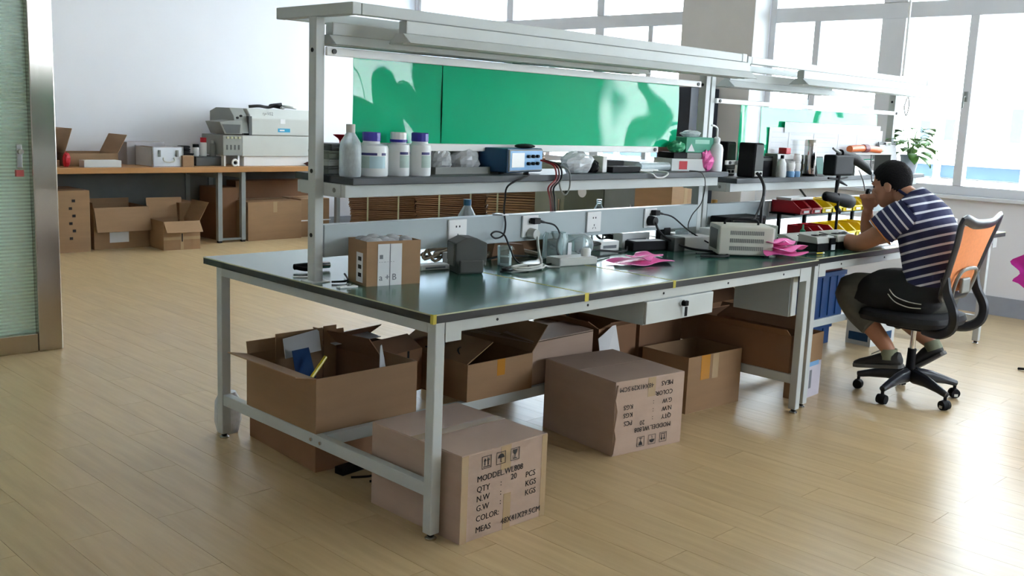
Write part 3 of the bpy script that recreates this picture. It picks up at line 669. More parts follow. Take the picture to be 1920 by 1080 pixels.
# vented beige power supply
ang = math.atan2(.13-.35,2.30-2.13)
t = thing('power_supply','beige power supply with rows of vent slots on the bench end','power supply',(2.125,.345,H),math.radians(-42))
B(0,.275,0,.20,.008,.150).build('case', mat('beige_enamel',(196,194,182),.45,var=.03), t, .008)
vs = 0
for r3 in range(3):
    for k in range(18):
        B(.055+k*.0095,.0612+k*.0095,-.0012,0,.032+r3*.038,.052+r3*.038).build('vent_slot', MGREY, t)
for x in (.02,.25): B(x-.012,x+.012,.02,.18,0,.008).build('foot', BLACKS, t)
MB().tube(cr([(.05,.10,.150),(.06,.10,.172),(.14,.10,.178),(.21,.10,.172),(.22,.10,.150)]),.006,8).build('handle', BLACKP, t, smooth=True)
B(-.0015,0,.03,.17,.03,.13).build('front_panel', DGREY, t)
# dark panel instrument behind it
t = thing('dark_instrument','dark screened instrument standing behind the beige power supply','instrument',(2.60,.585,H),math.radians(-3))
B(0,.33,0,.14,0,.145).build('case', BLACKP, t, .006); B(.012,.318,-.003,0,.02,.135).build('screen', mat('dark_screen',(30,36,36),.12,var=.05), t)
t = thing('grey_instrument','olive grey instrument between power supply and dark instrument','instrument',(2.44,.47,H),math.radians(-12)); B(0,.34,0,.09,.006,.115).build('case', COPPER, t, .006); B(.02,.32,-.002,0,.02,.10).build('front_panel', GREYP, t)
# adapters, white boxes
t = thing('black_adapter','black power adapter brick among cables below the last socket','adapter',(1.86,.665,H),math.radians(-16)); B(0,.22,0,.075,0,.05).build('body', BLACKP, t, .008); B(.02,.20,.005,.07,.05,.0508).build('label', PAPER, t)
t = thing('white_adapter','white boxy adapter with dark end on the bench top','adapter',(2.06,.56,H),math.radians(-12)); B(0,.07,0,.11,0,.07).build('dark_end', DGREY, t, .003); B(.071,.27,0,.11,0,.07).build('body', WHITEP, t, .004)
t = thing('white_module','upright white module beside the white adapter on the bench','module',(2.36,.55,H),math.radians(-12)); B(0,.09,0,.09,0,.10).build('body', WHITEP, t, .004); B(.055,.07,-.001,0,.06,.08).build('button', GREYP, t)
t = thing('cardboard_scrap','folded brown card strip behind transformer on the bench top','card',(1.02,.80,H)); MB().prism([(0,0),(.22,0),(.2,.06),(.02,.08)],'y',0,.06).build('body', KRAFTD, t)
t = thing('blue_carton','small blue and white carton under the socket duct','carton',(.80,.78,H),.1); B(0,.11,0,.06,0,.055).build('body', BLUE, t, .002); B(-.03,-.001,.0,.06,0,.05).build('white_end', PAPER, t, .002)
for k, (x,y,w,d,h,l) in enumerate(((.55,.72,.14,.06,.022,'white circuit strip lying under the duct behind parcel'),(.68,.70,.12,.05,.014,'thin white connector strip before the small blue carton'),(1.70,.74,.13,.08,.05,'white plug box under the duct near the centre'),(1.92,.78,.20,.07,.075,'stack of white module cases under the last socket'),(2.16,.70,.05,.06,.10,'black standing connector under the last socket'),(2.30,.72,.12,.08,.06,'white rounded charger at the far end of the duct'))):
    t = thing('small_module',l,'module',(x,y,H),-.1); B(0,w,0,d,0,h).build('body', BLACKP if 'black' in l else WHITEP, t, .004); B(w*.15,w*.85,-.001,0,h*.3,h*.6).build('label', PAPERG, t)
t = bottle('plastic_cup','translucent plastic cup near far end of the duct',(2.26,.66,H),[(0,0),(.028,0),(.036,.085),(.034,.085),(.026,.004),(0,.004)],FROSTB)
# bits at the left end
t = thing('crimp_tool','black crimp tool lying on the bench top beside the near post','tool',(.10,.955,H),math.radians(-18))
MB().tube(cr([(0,0,.02),(.05,.01,.022),(.09,.02,.02),(.14,.03,.018)]),[.012]*19,8).build('handle', BLACKP, t, smooth=True); MB().tube(cr([(0,0,.02),(.03,-.03,.016),(.08,-.03,.012)]),.009,8).build('lever', BLACKP, t, smooth=True); MB().cyl((.1,.022,.02),(.15,.03,.02),.013,n=10).build('jaw', CHROME, t, smooth=True)
t = thing('white_tag','white keyed tag on the bench end beside the near post','tag',(.03,.55,H),-.1); B(0,.075,0,.03,0,.006).build('plate', WHITEP, t, .002); MB().cyl((.045,.015,.006),(.045,.015,.014),.008,n=10).build('stud', MGREY, t, smooth=True)
sheet('paper_scrap','white paper scrap on the bench end left of the near post','paper',PAPER,[(.02,.84,H+.001),(.09,.80,H+.001),(.10,.83,H+.001),(.04,.87,H+.001)],.001)
cable('sensor_lead','black lead running from near post base to the parcel','cord',BLACKS,[(.07,.66,H+.006),(.12,.64,H+.008),(.17,.70,H+.006),(.2,.76,H+.012)],.004)
# plugged cords
def plugcord(label, xs, zs, m, pts, r=.004, big=False):
    t = thing('plugged_lead', label, 'cord', (0,0,0))
    if big: MB().cyl((xs,.6935,zs),(xs,.655,zs),.026,.022,16).build('plug', m, t, smooth=True)
    else: MB().box(xs-.016,xs+.022,.664,.6935,zs-.013,zs+.013).cyl((xs+.02,.675,zs),(xs+.055,.67,zs-.008),.009,.005,8).build('plug', m, t, .003)
    MB().tube(cr(pts,6), r, 6).build('lead', m, t, smooth=True); return t
plugcord('black plug and cord in the upper holes of second socket',1.165,.962,BLACKS,[(1.22,.67,.954),(1.27,.655,.94),(1.30,.65,.90),(1.285,.65,.86),(1.26,.62,.82),(1.24,.58,H+.008),(1.12,.56,H+.006)])
plugcord('grey round plug with white cord in lower holes of second socket',1.155,.905,GREYP,[(1.16,.655,.895),(1.155,.645,.86),(1.14,.62,.82),(1.10,.57,H+.01),(1.02,.54,H+.01)],.006,True)
plugcord('black plug and cord in the upper holes of last socket',2.045,.965,BLACKS,[(2.10,.67,.957),(2.16,.65,.94),(2.22,.60,.88),(2.26,.52,.83),(2.28,.44,.80),(2.22,.38,H+.01),(2.05,.42,H+.01)])
plugcord('black round plug and thick cord in lower holes of last socket',2.02,.925,BLACKS,[(2.02,.655,.92),(2.03,.64,.88),(2.06,.60,.84),(2.12,.52,.80),(2.2,.42,H+.008),(2.15,.30,H+.008),(2.08,.30,H+.008),(2.0,.36,H+.008)],.006,True)
t = thing('black_lead','black lead draped over the duct from the shelf instrument','cord',(0,0,0))
MB().tube(cr([(.955,.56,1.182),(.96,.533,1.176),py(953,348,.535),py(947,375,.60),py(945,396,.692),py(948,420,.69),py(944,440,.68),py(930,447,.67),py(921,440,.66),py(930,434,.66),py(945,440,.65),py(955,462,.63),py(965,485,.60),py(978,497,.58)]),.004,6).build('lead', BLACKS, t, smooth=True)
B(py(945,396,.7).x-.02,py(945,396,.7).x+.02,.690,.752,.992,.997).build('clip', WHITEP, t)
for k, (dx, mm, nm) in enumerate(((0,mat('red_wire',(150,34,38),.4),'red'),(.018,mat('dark_red_wire',(96,40,44),.4),'dark red'),(.035,BLACKS,'black'))):
    cable('test_lead','%s test lead hanging from the blue instrument over the shelf edge'%nm,'lead',mm,[(1.10+dx*.6,.60,1.235),(1.115+dx,.535,1.215),(1.125+dx,.530,1.16),py(1028+dx*300,352,.535),py(1031+dx*250,372,.60),py(1033+dx*220,396,.755),py(1034+dx*200,404,.765)],.004)
cable('test_lead','looped grey lead hanging below the shelf by the test leads','lead',MGREY,[(1.13,.60,1.225),(1.20,.533,1.20),(1.22,.532,1.13),(1.20,.536,1.09),(1.17,.538,1.11),(1.15,.536,1.16)],.0035)
cable('thin_lead','thin dark lead looping from the shelf down to the bench top','lead',DGREY,[(2.20,.60,1.18),(2.215,.535,1.174),(2.25,.532,1.12),(2.27,.56,1.02),(2.25,.60,.95),(2.26,.62,.88),(2.33,.58,.82),(2.42,.44,.79),(2.5,.40,H+.006)],.003)
for k, pts in enumerate(([(.84,.74,H+.006),(1.0,.72,H+.03),(1.12,.76,H+.02),(1.25,.74,H+.006)],[(1.38,.74,H+.006),(1.5,.66,H+.03),(1.62,.70,H+.02),(1.78,.66,H+.006),(1.86,.70,H+.02)],[(1.6,.6,H+.006),(1.48,.58,H+.012),(1.42,.62,H+.02),(1.5,.70,H+.03),(1.7,.74,H+.04)])):
    cable('loose_cord',('black cord below the first sockets on the bench','black cord between lying jar and black adapter','looping black cord right of the lying jar')[k],'cord',BLACKS,pts,.005)
cable('loose_cord','tan ribbon cable bundle behind the jars on the bench','cord',mat('tan_wire',(150,132,110),.6),[(1.0,.84,H+.01),(1.1,.8,H+.05),(1.22,.82,H+.03),(1.3,.78,H+.01)],.012)

rng = random.Random(12)
for k,(x,y,l) in enumerate(((1.12,.90,'nest of black cables behind the standing jar on the bench'),(1.58,.88,'nest of dark cables behind the glass tumbler on bench'),(1.98,.90,'nest of black cables behind the stacked white cases'),(.80,.88,'nest of brown cables behind the small blue carton'))):
    pts = [(x+.13*math.cos(i*1.9)*(.5+rng.random()*.6), y+.05*math.sin(i*2.3), H+.012+.06*rng.random()) for i in range(16)]
    cable('cable_nest',l,'cables',BLACKS if k != 3 else MATS['tan_wire'],pts,.007,k=4)
t = thing('glare_block_box','long low brown box added behind the duct to block the bright bench reflection','box',(1.0,.96,H)); B(0,.85,0,.12,0,.075).build('body', KRAFTD, t, .003); B(0,.85,.05,.07,.075,.0758).build('tape', TAPE, t)  # invented box, added to cover the bright reflection on the far bench top

# ------------------------------------------------------------------ on the near bench shelf
SZ = 1.176
bottle('clear_bottle','tall clear plastic bottle with grey cap at the near end of shelf',(.125,.63,SZ),[(0,0),(.038,0),(.04,.01),(.04,.10),(.036,.125),(.02,.150),(.014,.160),(.014,.168),(0,.168)],FROSTB,[(.0165,.158),(.0165,.187),(.015,.188),(0,.188)],GREYP)
def jarb(label, loc, r, hb, hn, rn, capm, ring, group, lab):
    t = thing('reagent_bottle', label, 'bottle', loc, 0, group)
    MB().lathe([(0,0),(r*.96,0),(r,.006),(r,hb),(r*.93,hb+.012),(rn*1.1,hn-.01),(rn,hn),(rn,hn+.01),(0,hn+.01)],28).build('body', MILK, t, smooth=True)
    MB().lathe([(rn*1.08,hn),(rn*1.12,hn+.002),(rn*1.12,hn+.03),(rn*1.02,hn+.033),(0,hn+.033)],12).build('cap', capm, t)
    if ring: MB().lathe([(rn*1.18,hn-.004),(rn*1.18,hn+.006),(rn,hn+.006)],24).build('neck_ring', PURP, t, smooth=True)
    def wrap(nm, m, a0, a1, z0, z1, k=12, off=.0008):
        g = MB(); vs = []
        for i in range(k+1):
            a = math.radians(a0+(a1-a0)*i/k); vs.append((math.cos(a)*(r+off),math.sin(a)*(r+off)))
        g.v = [(x,y,z0) for x,y in vs]+[(x,y,z1) for x,y in vs]; g.f = [(i,i+1,k+2+i,k+1+i) for i in range(k)]; return g.build(nm, m, t, smooth=True)
    a0, a1 = lab
    lb = wrap('label', mat('pale_green_label',(168,190,184),.5,var=.05,scale=30), a0, a1, hb*.30, hb*.74); 
    wrap('label_band', mat('navy_band',(48,48,110),.5), a0, a1-12, hb*.77, hb*.86); wrap('label_mark', mat('navy_band',(48,48,110),.5), a1+4, a1+24, hb*.77, hb*.86, 5)
    if r > .05: wrap('label_panel', mat('teal_label',(176,206,214),.5), (a0+a1)/2, a1+20, hb*.30, hb*.74, 10, .0012)
    return t
RG = 'white reagent bottles on the shelf'
jarb('widest white reagent bottle with violet cap on the shelf',(.238,.655,SZ),.064,.100,.128,.031,PURP,False,RG,(-170,-95))
jarb('white reagent bottle with white cap and violet ring, middle of three',(.350,.635,SZ),.044,.105,.130,.028,WHITEP,True,RG,(-120,-60))
jarb('narrow white reagent bottle with violet cap, right of the white-capped one',(.447,.625,SZ),.044,.105,.130,.030,PURP,False,RG,(-120,-60))
# things behind the near post on the shelf
for k,(x,y,w,d,z,h,m,l) in enumerate(((.10,.73,.16,.13,0,.03,MGREY,'grey tray lowest of the stack behind near post on shelf'),(.11,.74,.15,.12,.03,.026,GREYP,'pale box second in the stack behind near post on shelf'),(.10,.73,.17,.13,.056,.03,COPPER,'olive box third in the stack behind near post on shelf'),(.12,.74,.13,.12,.086,.026,DGREY,'dark box topmost of the stack behind near post on shelf'))):
    t = thing('stacked_box',l,'box',(x,y,SZ+z)); B(0,w,0,d,0,h*.7).build('base', m, t, .003); B(-.002,w+.002,-.002,d+.002,h*.7,h).build('lid', m, t, .002)
t = thing('red_funnel','small red plastic funnel on the boxes behind near post','funnel',(.205,.80,SZ+.112)); MB().lathe([(.006,0),(.007,.01),(.012,.018),(.03,.03),(.031,.033),(.028,.033),(.010,.02),(.004,.01)],18).build('cone', RED, t, smooth=True); MB().tube([(.03,0,.032),(.045,0,.033)],.004,6).build('tab', RED, t, smooth=True)
# clear bags on a tray
t = thing('parts_tray','grey parts tray with a lip on shelf behind bottles','tray',(.56,.66,SZ)); q = MB(); q.box(0,.30,0,.13,0,.006); q.box(0,.30,0,.006,.006,.028); q.box(0,.30,.124,.13,.006,.028); q.box(0,.006,.006,.124,.006,.028); q.box(.294,.30,.006,.124,.006,.028); q.build('tray', MGREY, t)
def lump(name, label, cat, m, c, rx, ry, rz, seed, n=16, k=10, jag=.25):
    rng = random.Random(seed); g = MB().sph((0,0,0), rx, ry, rz, n, k); out = []
    for v in g.v:
        f = 1+jag*(rng.random()-.5); out.append((v[0]*f, v[1]*f, max(-rz*.9, v[2]*f)))
    g.v = out; o = g.build(name, m, None, 0, False, (c[0],c[1],c[2]+rz*.9)); return tag(o, label, cat)
lump('film_bag','crumpled clear bag standing in the tray beside reagent bottles','bag',FOIL,(.63,.72,SZ+.006),.055,.045,.05,4)
lump('film_bag','taller crumpled clear bag in the tray beside the blue instrument','bag',FOIL,(.77,.72,SZ+.006),.075,.045,.055,6)
# blue bench instrument
t = thing('blue_instrument','blue bench instrument with white screen on the shelf','instrument',(.875,.575,SZ),math.radians(11))
B(0,.265,0,.15,.008,.108).build('case', DBLUE, t, .004); B(.004,.261,-.006,0,.012,.104).build('bezel', MGREY, t, .003)
B(.010,.255,-.0075,-.006,.018,.098).build('front_panel', LBLUE, t); B(.02,.115,-.009,-.0075,.03,.09).build('screen', WHITEP, t, .001)
for i in range(2):
    for j in range(3): MB().cyl((.14+.035*j,-.0075,.045+.03*i),(.14+.035*j,-.02,.045+.03*i),.007,n=10).build('terminal', BLACKP, t, smooth=True)
for x in (.03,.22): MB().cyl((x,.05,0),(x,.05,.008),.012,n=10).build('foot', BLACKS, t)
lump('black_probe','black probe head resting on the blue instrument','probe',BLACKP,(1.03,.63,SZ+.108),.055,.03,.010,8,12,8,.1)
lump('film_bag','white crumpled plastic bag right of the blue instrument on shelf','bag',FOIL,(1.36,.62,SZ),.095,.055,.05,12)
lump('black_cloth','black glove bunched against the white plastic bag on shelf','glove',BLACKS,(1.475,.63,SZ),.03,.04,.03,15)
for k,(x,y,w,d,h,m,l) in enumerate(((1.54,.62,.03,.09,.075,WHITEP,'white upright bracket on shelf right of the black glove'),(1.59,.60,.20,.08,.028,BLACKP,'flat black module on the shelf middle'),(1.66,.70,.13,.07,.05,BLACKP,'black module behind the flat black module on shelf'),(1.80,.62,.16,.09,.012,WHITEP,'thin white board on the shelf right of black modules'))):
    t = thing('small_module',l,'module',(x,y,SZ),-.05); B(0,w,0,d,0,h).build('body', m, t, .004); B(w*.3,w*.7,d*.3,d*.7,h,h+.001).build('label', PAPERG, t)
o = MB().cyl((1.86,.66,SZ+.022),(2.12,.68,SZ+.022),.021,n=14).build('plastic_roll', FROSTB, smooth=True); tag(o,'roll of clear plastic sheet on the shelf','roll')
cable('white_lead','white lead looping over shelf edge below the plastic roll','lead',WHITEP,[(1.78,.60,SZ+.006),(1.80,.533,SZ-.002),(1.84,.532,SZ-.02),(1.90,.532,SZ-.018),(1.93,.536,SZ+.002),(1.90,.60,SZ+.005)],.004)
# carton pile at far end of the shelf
t = thing('white_carton','long white carton with a red square at the far shelf end','carton',(2.13,.66,SZ),math.radians(-12)); B(0,.25,0,.14,0,.062).build('body', mat('white_card',(206,208,206),.6,var=.03), t, .002); B(.05,.105,-.001,0,.008,.05).build('red_square', RED, t)
t = thing('grey_carton','flat grey and black box on the white carton with red square','box',(2.15,.665,SZ+.063),math.radians(-12)); B(0,.09,0,.12,0,.03).build('black_end', BLACKP, t, .002); B(.091,.24,0,.12,0,.03).build('body', MGREY, t, .003)
t = thing('green_carton','teal green glove carton on top of the box pile','carton',(2.23,.65,SZ+.094),math.radians(-12)); B(0,.19,0,.11,0,.078).build('body', GTEAL, t, .002)
MB().add([(.01,-.001,.006),(.06,-.001,.006),(.035,-.001,.045)],[(0,1,2)]).build('white_triangle', PAPER, t); B(.06,.16,-.001,0,.045,.066).build('print_panel', mat('mint_print',(150,205,185),.5), t)
lump('film_bag','clear bag draped on top of the teal green carton','bag',FROSTB,(2.29,.67,SZ+.172),.07,.04,.018,21)
lump('green_cloth','bunched green glove left of the teal carton on the pile','glove',mat('green_rubber',(40,140,96),.5),(2.165,.665,SZ+.094),.055,.04,.03,22)
lump('pink_bag','small pink antistatic pouch beside the carton pile on the shelf','bag',PINKBAG,(2.37,.62,SZ),.042,.035,.055,23,12,8,.45)
t = bottle('white_dropper','white capped bottle in the pink pouch on the shelf',(2.365,.70,SZ),[(0,0),(.02,0),(.02,.1),(.012,.115),(0,.115)],MILK,[(.018,.105),(.018,.14),(0,.14)],WHITEP)
t = bottle('wash_bottle','white wash bottle with a bent spout on the end of shelf',(2.435,.605,SZ),[(0,0),(.035,0),(.037,.008),(.037,.115),(.030,.135),(.016,.145),(.016,.155),(0,.155)],MILK,[(.018,.148),(.018,.170),(.008,.178),(0,.178)],MILK)
MB().tube(cr([(0,0,.17),(0,0,.20),(-.004,0,.222),(-.025,0,.232),(-.055,0,.236)]),.005,8).build('spout', MILK, t, smooth=True)

# ------------------------------------------------------------------ on the second bench shelf
S2 = 1.136
def speaker(label, loc, rz, w, d, h):
    t = thing('speaker', label, 'speaker', loc, rz, 'black desktop speakers')
    MB().prism([(0,0),(w,0),(w*.92,h),(w*.08,h)],'y',.0,d).build('cabinet', BLACKP, t, .008)
    MB().prism([(.008,.04),(w-.008,.04),(w*.92-.006,h-.01),(w*.08+.006,h-.01)],'y',-.004,0).build('grille', DGREY, t, .002)
    B(.012,w-.012,-.005,-.001,.008,.038).build('control_panel', GREYP, t)
    for x in (.3,.65): MB().cyl((w*x,-.005,.024),(w*x,-.012,.024),.007,n=10).build('knob', BLACKP, t, smooth=True)
    return t
speaker('black desktop speaker with knobs, standing nearer the shelf front',(2.80,.60,S2),math.radians(-10),.085,.12,.19)
speaker('black desktop speaker half hidden behind the nearer speaker',(2.80,.78,S2),math.radians(-10),.085,.12,.19)
t = thing('black_carton','black square box right of the nearer speaker','box',(2.985,.66,S2),0); B(0,.13,0,.055,0,.115).build('body', BLACKP, t, .003); B(.01,.12,-.001,0,.09,.105).build('print_strip', DGREY, t)
bottle('white_spray','white plastic bottle right of the black square box',(3.10,.60,S2),[(0,0),(.026,0),(.028,.01),(.024,.08),(.012,.105),(0,.105)],MILK,[(.01,.10),(.01,.125),(0,.125)],BLACKP)
t = thing('drawer_box','white component drawer with red pull on the second shelf back','drawer box',(3.10,.635,S2)); B(0,.20,0,.08,0,.13).build('cabinet', MGREY, t, .003); B(0,.20,-.006,0,.1,.128).build('drawer_front', WHITEP, t, .002); B(.08,.13,-.012,.04,.13,.165).build('red_block', RED, t, .003)
for k,(x,z,m) in enumerate(((3.20,0,LBLUE),(3.20,.045,WHITEP),(3.265,0,LBLUE),(3.265,.045,WHITEP),(3.265,.09,WHITEP))):
    t = thing('pill_bottle',('left blue-based small bottle, bottom one','left small white bottle stacked on blue one','right blue-based small bottle, bottom one','right small white bottle, middle of its stack','right small white bottle, top of its stack')[k]+', second shelf','bottle',(x,.597,S2+z),0,'small stacked bottles on second shelf')
    MB().lathe([(0,0),(.022,0),(.023,.004),(.023,.03),(.02,.034),(0,.034)],16).build('body', m, t, smooth=True); MB().lathe([(.02,.034),(.02,.0445),(0,.0445)],16).build('cap', WHITEP, t, smooth=True)
t = thing('brown_box','olive brown box behind the steel flask on second shelf','box',(3.315,.64,S2)); B(0,.10,0,.075,0,.125).build('body', COPPER, t, .003); B(.085,.095,-.001,0,.03,.1).build('dark_edge', BLACKP, t)
t = bottle('steel_flask','tall stainless steel vacuum flask on the second shelf',(3.46,.625,S2),[(0,0),(.034,0),(.036,.006),(.036,.17),(.033,.185),(0,.185)],CHROME,[(.037,.178),(.037,.21),(.033,.215),(0,.215)],STEEL)
MB().lathe([(.0375,.0),(.0375,.014),(.03,.014)],20).build('base_ring', BLACKP, t, smooth=True)
t = thing('phone_stand','small green screened device leaning beside the steel flask','device',(3.555,.62,S2),-.2); MB().box(0,.075,0,.012,0,.12,Matrix.Rotation(math.radians(-14),4,'X')).build('body', DGREY, t, .003); MB().box(.006,.069,-.002,0,.012,.112,Matrix.Rotation(math.radians(-14),4,'X')).build('screen', mat('green_screen',(110,150,140),.2), t)
t = thing('white_dock','white boxy charger with black base on second shelf','charger',(3.66,.64,S2),0); B(0,.14,0,.07,0,.025).build('base', BLACKP, t, .004); B(.005,.135,.005,.065,.025,.085).build('body', WHITEP, t, .005)
t = thing('wire_shelf','raised grey stand holding the orange tool on second shelf','stand',(3.98,.595,S2)); 
for x in (.0,.50): B(x,x+.012,0,.11,0,.13).build('leg', MGREY, t)
B(0,.512,0,.11,.13,.138).build('top', GREYP, t, .002)
t = thing('orange_tool','orange hand tool with dark grip lying on the grey stand','tool',(4.0,.65,S2+.138)); MB().tube(cr([(0,0,.025),(.12,0,.03),(.28,0,.028),(.42,0,.02)]),[(.022,.022)]*19,10).build('body', ORNG, t, smooth=True); MB().cyl((.18,0,.03),(.24,0,.03),.026,n=12).build('grip', mat('maroon_grip',(110,30,40),.5), t, smooth=True); MB().cyl((.40,0,.022),(.46,0,.018),.012,n=10).build('tip', CREAM, t, smooth=True)
t = thing('clipboard','grey clipboard with white sheet propped at the second shelf end','clipboard',(4.50,.66,S2),0); M = Matrix.Rotation(math.radians(-10),4,'X'); MB().box(0,.26,0,.006,0,.215,M).build('board', DGREY, t, .002); MB().box(.012,.25,-.001,0,.008,.195,M).build('sheet', PAPER, t); MB().box(.09,.17,-.008,0,.19,.212,M).build('clip', CHROME, t, .002)
# notices taped on the second green sheet
for k,(u0,u1,v0,v1) in enumerate(((1443,1478,238,300),(1480,1525,234,302),(1526,1570,240,302),(1571,1605,246,300),(1606,1648,244,298),(1470,1648,228,248))):
    a, b_ = py(u0,v0,.728), py(u1,v1,.728); c = py(u0,v1,.728)
    x0, x1, z1, z0 = a.x, b_.x, a.z, c.z
    yy = .726-.0015*k
    o = B(x0,x1,yy,yy+.001,z0,z1).build('notice_sheet', PAPER); tag(o,('white notice sheet nearest speakers on the green board','white notice sheet above the pill bottles on green board','white notice sheet above the small screened device','narrow white notice sheet above the charger','white notice sheet above the orange tool','long white strip across the top of the notices')[k],'paper','notices on the green board')
    g = MB()
    for r3 in range(5): g.box(x0+.03,x0+(x1-x0)*(.55+.35*random.random()),yy-.0004,yy,z1-.03-.03*r3,z1-.025-.03*r3)
    if k < 5: q = g.build('print_lines', mat('faint_print',(212,216,220),.7), o); q['kind'] = 'stuff'
# potted plant at shelf end
pq = py(1716,330,.70)
t = thing('potted_plant','leafy green plant in a pale pot at the second shelf end','plant',(4.92,.66,S2))
MB().lathe([(0,0),(.045,0),(.047,.004),(.063,.118),(.066,.12),(.066,.128),(.058,.128),(.056,.11),(0,.105)],24).build('pot', mat('pale_blue_pot',(206,214,226),.35,var=.05), t, smooth=True)
MB().lathe([(0,.106),(.055,.108)],16).build('soil', mat('soil',(70,54,40),.9), t)
rng = random.Random(3)
for k in range(44):
    a = rng.random()*6.283; el = .2+rng.random()*1.0; ln = .10+.15*rng.random(); drop = .03+.08*rng.random()
    d = Vector((math.cos(a),math.sin(a),0)); base = Vector((0,0,.11)); mid = base+d*ln*.45*math.cos(el)+Vector((0,0,ln*math.sin(el)*.9)); tip = base+d*ln*1.0+Vector((0,0,ln*math.sin(el)-drop*.6))
    st = MB().tube(cr([base,mid,mid+(tip-mid)*.3],4),.0016,5).build('stem', LEAF, t, smooth=True)
    s = mid+(tip-mid)*.25; ax = (tip-s); L_ = .085+.04*rng.random(); ax.normalize(); sd = ax.cross(Vector((0,0,1))).normalized(); up = sd.cross(ax)
    g = MB(); W_ = L_*.38
    for (f, w_, z_) in ((0,.15,0),(.25,1,.12),(.5,.95,.16),(.75,.6,.10),(1,.03,-.05)):
        c = s+ax*L_*f+up*L_*z_*.6
        g.v += [tuple(c-sd*W_*w_+up*L_*.05), tuple(c), tuple(c+sd*W_*w_+up*L_*.05)]
    for q in range(4):
        for r3 in range(2): i = q*3+r3; g.f.append((i,i+1,i+4,i+3))
    o = g.build('leaf', LEAF, t, smooth=True); so = o.modifiers.new('solid','SOLIDIFY'); so.thickness = .001

# ------------------------------------------------------------------ on the second bench top
def binbox(label, x, y, z, m, group):
    w, d, h = .118, .19, .072
    t = thing('parts_bin', label, 'bin', (x,y,z), 0, group); th = .004
    q = MB(); q.box(0,w,0,d,0,th); q.box(0,w,d-th,d,th,h)
    for x0 in (0,w-th): q.prism([(0,0),(d,0),(d,h),(.055,h),(.0,.030)],'x',x0,x0+th)
    q.box(0,w,0,th,th,.026); q.build('body', m, t)
    B(-.002,w+.002,-.006,.002,.022,.032).build('lip', m, t, .002); B(.03,w-.03,-.007,-.006,.006,.02).build('label_slot', WHITEP, t)
    return t
t = thing('bin_rack','dark louvred rack carrying the upper row of parts bins','rack',(3.23,.55,H))
for x in (.0,.30,.62,.92): B(x,x+.018,.11,.128,.01,.135).build('upright', BLACKP, t); B(x,x+.018,.095,.175,.0,.01).build('foot', BLACKP, t)
B(-.02,.98,.0,.17,.135,.143).build('shelf', BLACKP, t)
for k in range(7):
    c = ('red','red','yellow','yellow','yellow','yellow','yellow')[k]
    binbox('%s parts bin in upper row, %s from the left'%(c,('first','second','third','fourth','fifth','sixth','seventh')[k]),3.23+k*.13,.53,H+.1435,RED if c == 'red' else YEL,'upper row of parts bins')
for k in range(6):
    c = ('red','red','yellow','yellow','yellow','yellow')[k]
    binbox('%s parts bin in lower row, %s from the left'%(c,('first','second','third','fourth','fifth','sixth')[k]),3.29+k*.125,.45,H+.0005,RED if c == 'red' else YEL,'lower row of parts bins')
film('pink_bag','pale pink bag in the bins to the right of the lens','bag',PINKBAG,(3.85,.60,H+.01),.14,.08,31,0,.05)
# row of pale test fixtures on black bases
t = thing('test_fixture','long pale grey test fixture with black windows before the bins','fixture',(2.84,.33,H),math.radians(-4))
MB().prism([(0,0),(.112,0),(.112,.062),(.07,.062),(0,.038)],'x',0,.60).build('body', GREYP, t, .004)
for k in range(5):
    M = Matrix.Translation((.09+k*.105,.037,.0512)) @ Matrix.Rotation(math.radians(19),4,'X'); MB().box(0,.06,-.018,.012,0,.003,M).build('window', BLACKP, t)
for k,(x,y) in enumerate(((2.78,.165),(2.98,.155))):
    t = thing('test_block',('pale test block with a white tag on black base, nearer bench corner','pale test block on black base beside the man elbow')[k],'fixture',(x,y,H),math.radians(-6))
    B(0,.16,0,.13,0,.04).build('base', BLACKP, t, .004); MB().prism([(0,.041),(.125,.041),(.125,.085),(.01,.075)],'x',0,.16).build('body', GREYP, t, .004)
    B(.10,.145,-.012,.0,.004,.07).build('clamp', BLACKP, t, .003); B(.105,.14,-.014,-.012,.006,.035).build('tag', PAPER, t)
    for q in range(2): B(.02+.07*q,.06+.07*q,.03,.06,.0805,.0835).build('window', BLACKP, t)
t = thing('screwdriver','small screwdriver on bench corner beside the pink bundle','tool',(2.60,.13,H+.007),-.25); MB().cyl((0,0,0),(.07,0,0),.0065,n=8).build('handle', BLACKP, t, smooth=True); MB().cyl((.07,0,0),(.12,0,0),.003,n=6).build('shaft', YEL, t, smooth=True); MB().cyl((.12,0,0),(.13,0,0),.005,n=8).build('tip', WHITEP, t, smooth=True)
bottle('cork_flask','small conical glass flask with a cork behind the dark instrument',(2.93,.92,H),[(0,0),(.05,0),(.05,.01),(.018,.15),(.016,.19),(0,.19)],FROSTB,[(.018,.185),(.018,.205),(0,.205)],mat('cork',(196,150,80),.8))
t = thing('green_vial','tiny green vial standing left of the lower red bins','vial',(3.26,.52,H+.0)); MB().lathe([(0,0),(.016,0),(.016,.05),(.006,.06),(.004,.085),(0,.085)],14).build('body', mat('mint_plastic',(90,190,150),.3), t, smooth=True); MB().lathe([(.0165,.046),(.0165,.052),(.01,.055)],14).build('collar', GTEAL, t, smooth=True)
t = thing('white_meter','white tool tray lying on the upper red bins','tray',(3.24,.60,H+.217)); B(0,.26,0,.1,0,.016).build('tray', WHITEP, t, .004); MB().cyl((.2,.02,.018),(.23,.08,.06),.006,n=8).build('tool_handle', DGREY, t, smooth=True)
t = thing('green_board','pale green circuit board beside the dark instrument','board',(2.86,.50,H)); B(0,.22,0,.12,.03,.034).build('board', mat('pale_teal',(150,186,176),.5), t, .001); 
for x in (.01,.2):
    for y in (.01,.1): MB().cyl((x,y,0),(x,y,.03),.005,n=8).build('standoff', CHROME, t, smooth=True)
